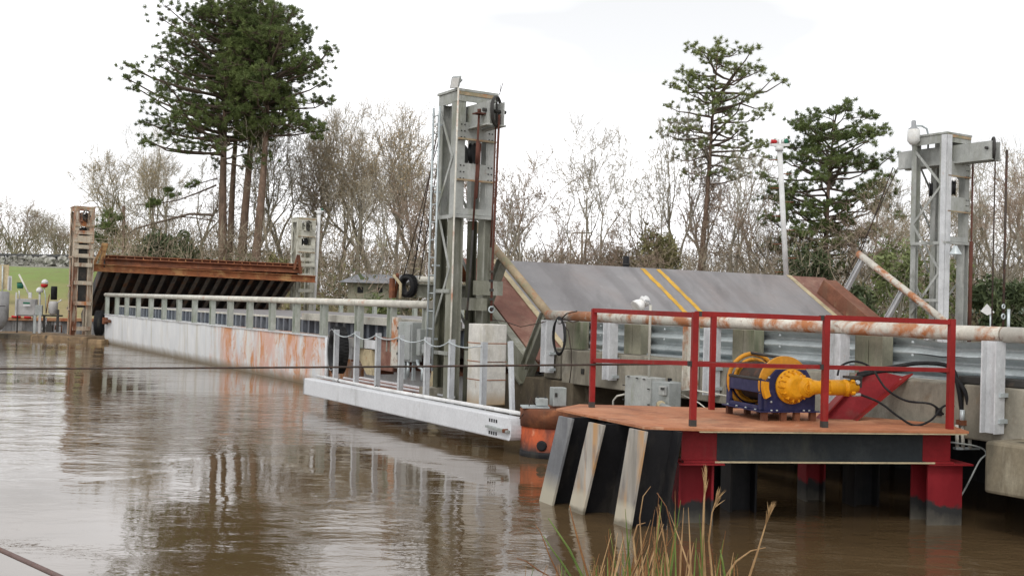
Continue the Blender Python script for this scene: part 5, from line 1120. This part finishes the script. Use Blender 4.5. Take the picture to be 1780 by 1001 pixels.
# ---- pines
def pine(name, label, x, Y, ty, lean, R_, h0, nb, k_, pw, mat, seed, rad, lf=1.0, rf=1.0, extra=None, low=.6, inner=.3):
    r = random.Random(seed); base = PY(x, 520, Y); gz = ground_z(base.x, base.y); base.z = gz-.2
    H = PY(x, ty, Y).z - gz
    t = thing(name, label, 'tree', base, 'pines')
    T, LMB, C_ = MB(), MB(), MB(); n = 14; axis = []
    for i in range(n+1):
        s = i/n; axis.append(base + UP*H*s*.97 + Vector((lean*s + .12*math.sin(s*5+seed), .3*math.sin(s*2+seed), 0)))
    T.tube(axis, [rad*(1-.88*(i/n)**1.2) for i in range(n+1)], 9, cap=False)
    def ax(s):
        f = max(0, min(.999, s))*n; i = min(int(f), n-1); return axis[i].lerp(axis[i+1], f-i)
    def clump(c, m_=52, L0=.10, L1=.32):
        for _ in range(m_):
            dr = rv(r, 1); dr.z = dr.z*.8 + .45; dr.normalize(); L = r.uniform(L0, L1); w = dr.cross(rv(r, 1)).normalized()*.020
            p = c + rv(r, .05); C_.face([p - w, p + w, p + dr*L])
    def puff(p, w, k):
        for _ in range(k+3):
            c = p + Vector((r.gauss(0, w*.5), r.gauss(0, w*.5), r.gauss(0, w*.24)))
            LMB.tube([p + (c-p)*.0 - UP*.12, p.lerp(c, .6) - UP*.08, c], [.018, .013, .008], 3, cap=False); clump(c)
    def dome(tt):
        return R_*(math.sqrt(max(.03, 1-((tt-.38)/.65)**2.9)) if tt > .38 else low+(1-low)*tt/.38)
    for i in range(nb):
        tt = (i+.5)/nb; tt = tt**.85; az = i*2.399 + r.uniform(-.5, .5); sx = math.cos(az)
        rr = dome(tt)*(lf if sx < 0 else rf)*r.uniform(inner, 1.05)**.6
        s1 = h0 + (1-h0)*tt; drop = (.10+.40*r.random())*rr/H*(.5+tt); q0 = ax(min(s1-drop, .97)); e = ax(s1) + Vector((math.cos(az), math.sin(az), 0))*rr; e.z += r.gauss(0, .4)
        mid = q0.lerp(e, .5) - UP*rr*r.uniform(-.02, .10) + rv(r, .12); m1 = q0.lerp(mid, .5) + rv(r, .06) ; m2 = mid.lerp(e, .5) - UP*rr*.04 + rv(r, .08)
        lr = .022 + .011*rr
        LMB.tube([q0, m1, mid, m2, e], [lr*1.5, lr*1.2, lr, lr*.7, lr*.4], 5, cap=False)
        puff(e, pw, k_)
        for f, q in ((.75, m2), (.5, mid)):
            if rr > 1.6 and r.random() < (.8 if k_ > 5 else .55):
                e2 = q + Vector((r.gauss(0, .55), r.gauss(0, .55), r.uniform(.1, .7))); LMB.tube([q, q.lerp(e2, .6)+rv(r, .05), e2], [lr*.6, lr*.45, lr*.3], 4, cap=False); puff(e2, pw*.85, max(2, k_-2))
    puff(ax(1), pw*.8, k_+2)
    for e in (extra or []):
        pts = [PY(px_, py_, Y-.2) for px_, py_ in e[0]]
        LMB.tube(pts, [e[1]*(1-.7*i/(len(pts)-1)) for i in range(len(pts))], 6, cap=False)
        for (cx_, cy_, rr_, nn_) in e[2]: puff(PY(cx_, cy_, Y-.2), rr_, nn_+2)
    T.build('trunk', M['bark'], t); LMB.build('limb', M['barkd'], t); C_.build('crown', mat, t)
    return t
E1 = [([(372, 374), (330, 372), (270, 388), (235, 398), (205, 420), (190, 440)], .10, [(190, 372, .6, 7), (178, 395, .9, 14), (200, 402, .7, 9), (165, 410, .8, 9), (188, 385, .8, 10), (205, 380, .6, 6)]),
      ([(376, 322), (345, 335), (310, 348), (275, 354), (235, 357)], .07, [(270, 352, .5, 5), (262, 356, .4, 4)]),
      ([(378, 310), (350, 318), (335, 322)], .05, [(332, 322, .5, 7), (292, 330, .45, 6), (298, 340, .35, 4)]),
      ([(374, 384), (330, 378), (290, 376), (250, 371)], .06, [])]
E4 = [([(455, 236), (490, 236), (525, 228), (552, 222)], .05, [(560, 216, .5, 5), (545, 228, .5, 4), (528, 218, .4, 3), (548, 240, .4, 3)])]
pine('pine_tree', 'leftmost trunk of the big dark pine clump, with long low limbs reaching left', 381, 75, -12, .2, 6.5, .46, 112, 7, .95, M['needles'], 21, .33, 1.0, .6, E1, low=.8)
pine('pine_tree', 'second trunk from the left in the big dark pine clump', 398, 78, -30, .5, 4.6, .54, 56, 7, .9, M['needles'], 22, .25, .9, .8)
pine('pine_tree', 'third trunk from the left in the big dark pine clump', 421, 76, -24, .6, 4.2, .54, 54, 7, .9, M['needles'], 23, .33, .7, .9)
pine('pine_tree', 'rightmost trunk of the big dark pine clump, crown reaching right', 444, 74, 6, .4, 5.0, .58, 66, 7, .9, M['needles'], 24, .33, .6, 1.05, E4, low=.7)
pine('pine_tree', 'tall sparse pine with a thin open crown standing above the ramp centre', 1207, 80, 52, 1.5, 5.5, .52, 62, 4, .72, M['needlesl'], 25, .24, .72, 1.05, low=.45)
pine('pine_tree', 'dense dark pine with a wide rounded crown right of the white signal pole', 1426, 70, 176, .8, 4.3, .28, 84, 7, .75, M['needles'], 26, .24, 1.0, 1.05, low=.6)
# ---- shrubs
def shrub(name, label, x, yb, yt, w, Y, mat, seed, n=2600, cat='shrub'):
    r = random.Random(seed); base = PY(x, yb, Y); gz = min(ground_z(base.x, base.y), base.z); H = PY(x, yt, Y).z-gz; base.z = gz
    t = thing(name, label, cat, base, None); S_, L_ = MB(), MB()
    wd = w*Y/F/2
    lob = [(Vector((r.uniform(-.7, .7)*wd, r.uniform(-.7, .7)*wd, H*r.uniform(.3, .8))), r.uniform(.3, .55)) for _ in range(16)]
    for c, q in lob: S_.tube([base, base + Vector((c.x*.4, c.y*.4, c.z*.5)), base + c], [.05, .03, .01], 4, cap=False)
    for i in range(n):
        c, q = r.choice(lob); d = rv(r, 1).normalized(); p = base + c + Vector((d.x*wd*q, d.y*wd*q, d.z*H*q*.5))*r.random()**.4
        if p.z < base.z: continue
        a = rv(r, .11); b = rv(r, .09); L_.face([p-a, p+b, p+a])
    S_.build('stem', M['barkg'], t); L_.build('leaves', mat, t)
shrub('evergreen_shrub', 'dark green rounded shrub left of the big pine trunks', 300, 470, 396, 85, 70, M['shrub'], 1, 4200)
shrub('evergreen_shrub', 'dull green loose shrub left of the dark rounded shrub', 262, 470, 402, 60, 74, M['shrub'], 2, 2200)
shrub('evergreen_shrub', 'olive bushy shrub in front of the sparse pine, above the ramp edge', 1140, 480, 388, 90, 72, M['shrubo'], 3, 3600)
shrub('evergreen_shrub', 'low olive shrub just left of the olive bushy shrub over the ramp', 1078, 475, 420, 70, 76, M['shrubo'], 4, 2200)
shrub('evergreen_shrub', 'dark shrub under the dense pine', 1400, 520, 425, 110, 66, M['shrub'], 5, 4200)
shrub('spring_bush', 'fresh green bush left of the right tower', 1560, 560, 400, 90, 58, M['shrubg'], 6, 1300)
shrub('spring_bush', 'pale green bush behind the legs of the right tower', 1640, 570, 430, 80, 60, M['shrubg'], 7, 900)
shrub('evergreen_shrub', 'dark green shrub low behind the raised far side pipe of the ramp', 1505, 570, 480, 90, 50, M['shrub'], 8, 3400)
shrub('spring_bush', 'yellow green bush beside the slim white signal pole', 488, 470, 425, 45, 66, M['shrubo'], 9, 1400)
shrub('spring_bush', 'low green bush seen between the barge rail posts', 665, 535, 500, 50, 56, M['shrubg'], 10, 1400)
shrub('evergreen_shrub', 'big dark shrub mass behind the right edge of the bridge rail', 1740, 600, 480, 110, 58, M['shrub'], 11, 4200)
# ---- brush: one mass nobody could count
def brush():
    r = random.Random(9)
    mats = [('undergrowth', M['brush'], 46000, 1), ('reddish_undergrowth', M['twigr'], 22000, 2), ('leafy_undergrowth', M['shrubo'], 12000, 3), ('dark_undergrowth', M['shrub'], 9000, 4)]
    for nm, mt, n, sd_ in mats:
        mb = MB(); r = random.Random(sd_)
        for i in range(n):
            x = r.uniform(170, 1990); Y = r.uniform(60, 98)
            g = PY(x, 520, Y); gz = ground_z(g.x, g.y)
            den = noise.noise(Vector((g.x*.16, g.y*.16, sd_*7.0)))
            if den < -.12 and nm != 'undergrowth': continue
            hmax = 3.4 + 2.6*noise.noise(Vector((g.x*.11, 3.3, sd_)))
            if nm == 'undergrowth': hmax += 1.6
            if 'leafy' in nm or 'dark' in nm: hmax = 2.6 + 2*den
            z = gz + max(.1, hmax)*r.random()**1.1
            p = Vector((g.x, g.y, z)); d = (UP*r.uniform(.1, 1) + rv(r, .45)).normalized()
            if 'leafy' in nm or 'dark' in nm:
                a = rv(r, .13); b = rv(r, .10); mb.face([p-a, p+b, p+a])
            else:
                L = r.uniform(.5, 1.5); w = d.cross(rv(r, 1)).normalized()*r.uniform(.012, .028); mb.face([p-w, p+w, p+d*L])
        tag(mb.build(nm, mt), {'undergrowth': 'tangle of grey brown brush along the far bank', 'reddish_undergrowth': 'reddish brown twiggy brush along the far bank', 'leafy_undergrowth': 'olive leaves in the low brush along the far bank', 'dark_undergrowth': 'dark green leaves low in the far bank brush'}[nm], 'brush', kind='stuff')
brush()
def farwood():
    r = random.Random(19); mb = MB()
    for i in range(26000):
        x = r.uniform(-160, 1950); Y = r.uniform(120, 170); g = PY(x, 520, Y); gz = 1.5 if x > 250 else 4.2
        top = PY(x, (405 if x < 250 else 432) + .02*x + 26*noise.noise(Vector((x*.02, 0, 0))), Y).z
        z = gz + (top-gz)*r.random()**.8; p = Vector((g.x, g.y, z)); d = (UP*.8 + rv(r, .4)).normalized(); w = d.cross(rv(r, 1)).normalized()*r.uniform(.03, .06)
        mb.face([p-w, p+w, p+d*r.uniform(1, 2.6)])
    tag(mb.build('far_woods', M['brush']), 'distant brown leafless woods behind everything', 'woods', kind='stuff')
farwood()
# ---- reeds in the foreground
def reeds():
    r = random.Random(31)
    for nm, mt, n, lab in (('green_reeds', M['grassg'], 36, 'green grass blades at the bottom of the picture'), ('straw_reeds', M['grasst'], 42, 'straw coloured dry blades at the bottom of the picture'), ('brown_reeds', M['grassb'], 40, 'brown dead blades at the bottom of the picture')):
        mb = MB()
        for i in range(n):
            x = min(max(r.gauss(1130, 85), 930), 1270); Y = r.uniform(3.3, 4.3)
            top = 1001 - max(20, (118*math.exp(-((x-1160)/95)**2)+15)*r.uniform(.25, 1.15))
            tip = PY(x + r.gauss(0, 26), top, Y); base = PY(x + r.gauss(0, 12) - (tip.x*0), 1001, Y); base.z = .45; base.x += r.gauss(0, .03)
            bl(mb, r, base, tip, r.uniform(.004, .0075))
        tag(mb.build(nm, mt), lab, 'grass', kind='stuff')
def bl(mb, r, base, tip, w, bend=None):
    n = 9; side = Vector((r.uniform(.5, 1), r.uniform(-.6, .6), 0)).normalized(); bd_ = Vector((r.gauss(0, .05), r.gauss(0, .05), 0)) if bend is None else bend
    b0 = len(mb.v)
    for i in range(n+1):
        t = i/n; p = base.lerp(tip, t) + bd_*math.sin(math.pi*t); ww = w*(1-t**2.5)+.0006
        mb.v += [p - side*ww, p + side*ww + Vector((0, -.001, 0))]
    for i in range(n): mb.f.append((b0+2*i, b0+2*i+1, b0+2*i+3, b0+2*i+2)); mb.sm.append(True)
reeds()
def tall(label, pts, w, mat, Y=3.8, head=False):
    P = [PY(x, y, Y) for x, y in pts]; b = P[0].copy(); b.z = .45; P = [b] + P
    t = thing('reed_stalk', label, 'reed', b); mb = MB()
    for i in range(len(P)-1):
        pass
    mb.tube(P, [w*(1-.75*i/(len(P)-1)) for i in range(len(P))], 5); mb.build('stem', mat, t)
    if head:
        m2 = MB(); r = random.Random(len(label))
        q = P[-1]; q0 = P[-2]
        for i in range(40):
            c = q0.lerp(q, r.random()*.9+.1); d = ((q-q0).normalized() + rv(r, .16)).normalized(); s = d.cross(rv(r, 1)).normalized()*.0028; m2.face([c-s, c+s, c+d*.05])
        m2.build('seed_head', M['grasst'], t)
tall('tallest dry reed stalk with a feathery tip, rising in front of the red leg', [(1225, 1001), (1222, 930), (1224, 870), (1227, 828)], .008, M['grasst'], head=True)
tall('dry reed stalk close beside the tallest one, shorter', [(1238, 1001), (1232, 940), (1238, 890), (1246, 868)], .006, M['grasst'], head=True)
tall('lone dry stalk leaning right at the right of the reed clump', [(1303, 1001), (1318, 955), (1330, 915), (1338, 890)], .006, M['grasst'], head=True)
tall('curved straw blade bending right between the clump and the lone stalk', [(1262, 1001), (1280, 975), (1305, 957), (1331, 951)], .006, M['grasst'])
tall('straw stem with its tip bent over to the right, left of the clump middle', [(1108, 1001), (1101, 935), (1108, 912), (1122, 908)], .006, M['grasst'])
tall('thin straw stem with a hooked tip at the clump middle', [(1118, 1001), (1112, 900), (1118, 862), (1131, 845)], .004, M['grasst'])
tall('upright brown stalk at the middle of the reed clump', [(1160, 1001), (1172, 935), (1158, 880), (1142, 856)], .005, M['grassb'])
tall('brown stalk leaning left of the reed clump', [(1022, 1001), (1008, 950), (996, 905), (990, 878)], .006, M['grassb'])
tall('long green blade leaning left of the reed clump', [(1012, 1001), (990, 955), (970, 925), (953, 900)], .007, M['grassg'])
tall('second long green blade, lower and further left', [(992, 1001), (975, 975), (960, 955), (944, 930)], .006, M['grassg'])
tall('leftmost thin reddish stalk beside the reed clump', [(972, 1001), (955, 965), (940, 925), (931, 912)], .004, M['grassb'])
tall('low brown blade arching left at the bottom edge', [(955, 1001), (935, 990), (915, 975), (898, 970)], .005, M['grassb'])
tall('short green blade standing alone right of the clump', [(1260, 1001), (1256, 975), (1252, 955)], .007, M['grassg'])

# ---- small pieces belong to the part they sit on (thing > part > sub-part)
SUB = {'rivet': 'cross_plate', 'ledge': 'cross_plate', 'meter_window': 'meter', 'case_bolt': 'gear_case', 'case_rib': 'gear_case', 'tread_lug': 'casing', 'sidewall_crescent': 'casing',
 'hinge': 'door', 'notice': 'door', 'pin': 'box_beam', 'vent_slot': 'box_beam', 'rounded_end': 'box_beam', 'end_cap': 'box_beam', 'draw_bar': 'box_beam', 'pipe_clamp': 'hand_pipe', 'splice_bolt': 'guardrail_beam',
 'post_bracket': 'rail_post', 'drain_hole': 'edge_girder', 'post_foot': 'rail_post', 'motor_lug': 'motor', 'frame_bolt': 'frame', 'stripe': 'post', 'lens': 'housing', 'rib_flange': 'underside_rib',
 'kerb_rib': 'kerb_web', 'top_plate': 'cap', 'yellow_line': 'road_plate', 'seam_strip': 'road_plate', 'batter_pile_web': 'batter_pile', 'cable_clip': 'lowering_cable', 'terminal': 'body', 'cover_bolt': 'body',
 'weld_seam': 'body', 'access_panel': 'body', 'window': 'wall', 'flange_edge': 'front_beam', 'mooring_cleat': 'hull', 'hull_rim': 'hull', 'deck_edge': 'deck_plate', 'tar_patch': 'shell', 'wear_band': 'shell', 'hood': 'globe'}
def _c(o):
    vs_ = o.data.vertices; n = len(vs_); k = max(1, n//60); t = Vector(); c = 0
    for i in range(0, n, k): t += vs_[i].co; c += 1
    return t/c
allo = list(COL.objects); byp = {}
for o in allo:
    if o.parent and o.type == 'MESH': byp.setdefault(o.parent.name, []).append(o)
for pn_, ch in byp.items():
    cen = {o.name: _c(o) for o in ch}
    for o in ch:
        want = SUB.get(o.name.split('.')[0])
        if not want: continue
        cand = [q for q in ch if q.name.split('.')[0] == want]
        if cand: o.parent = min(cand, key=lambda q: (cen[q.name]-cen[o.name]).length)
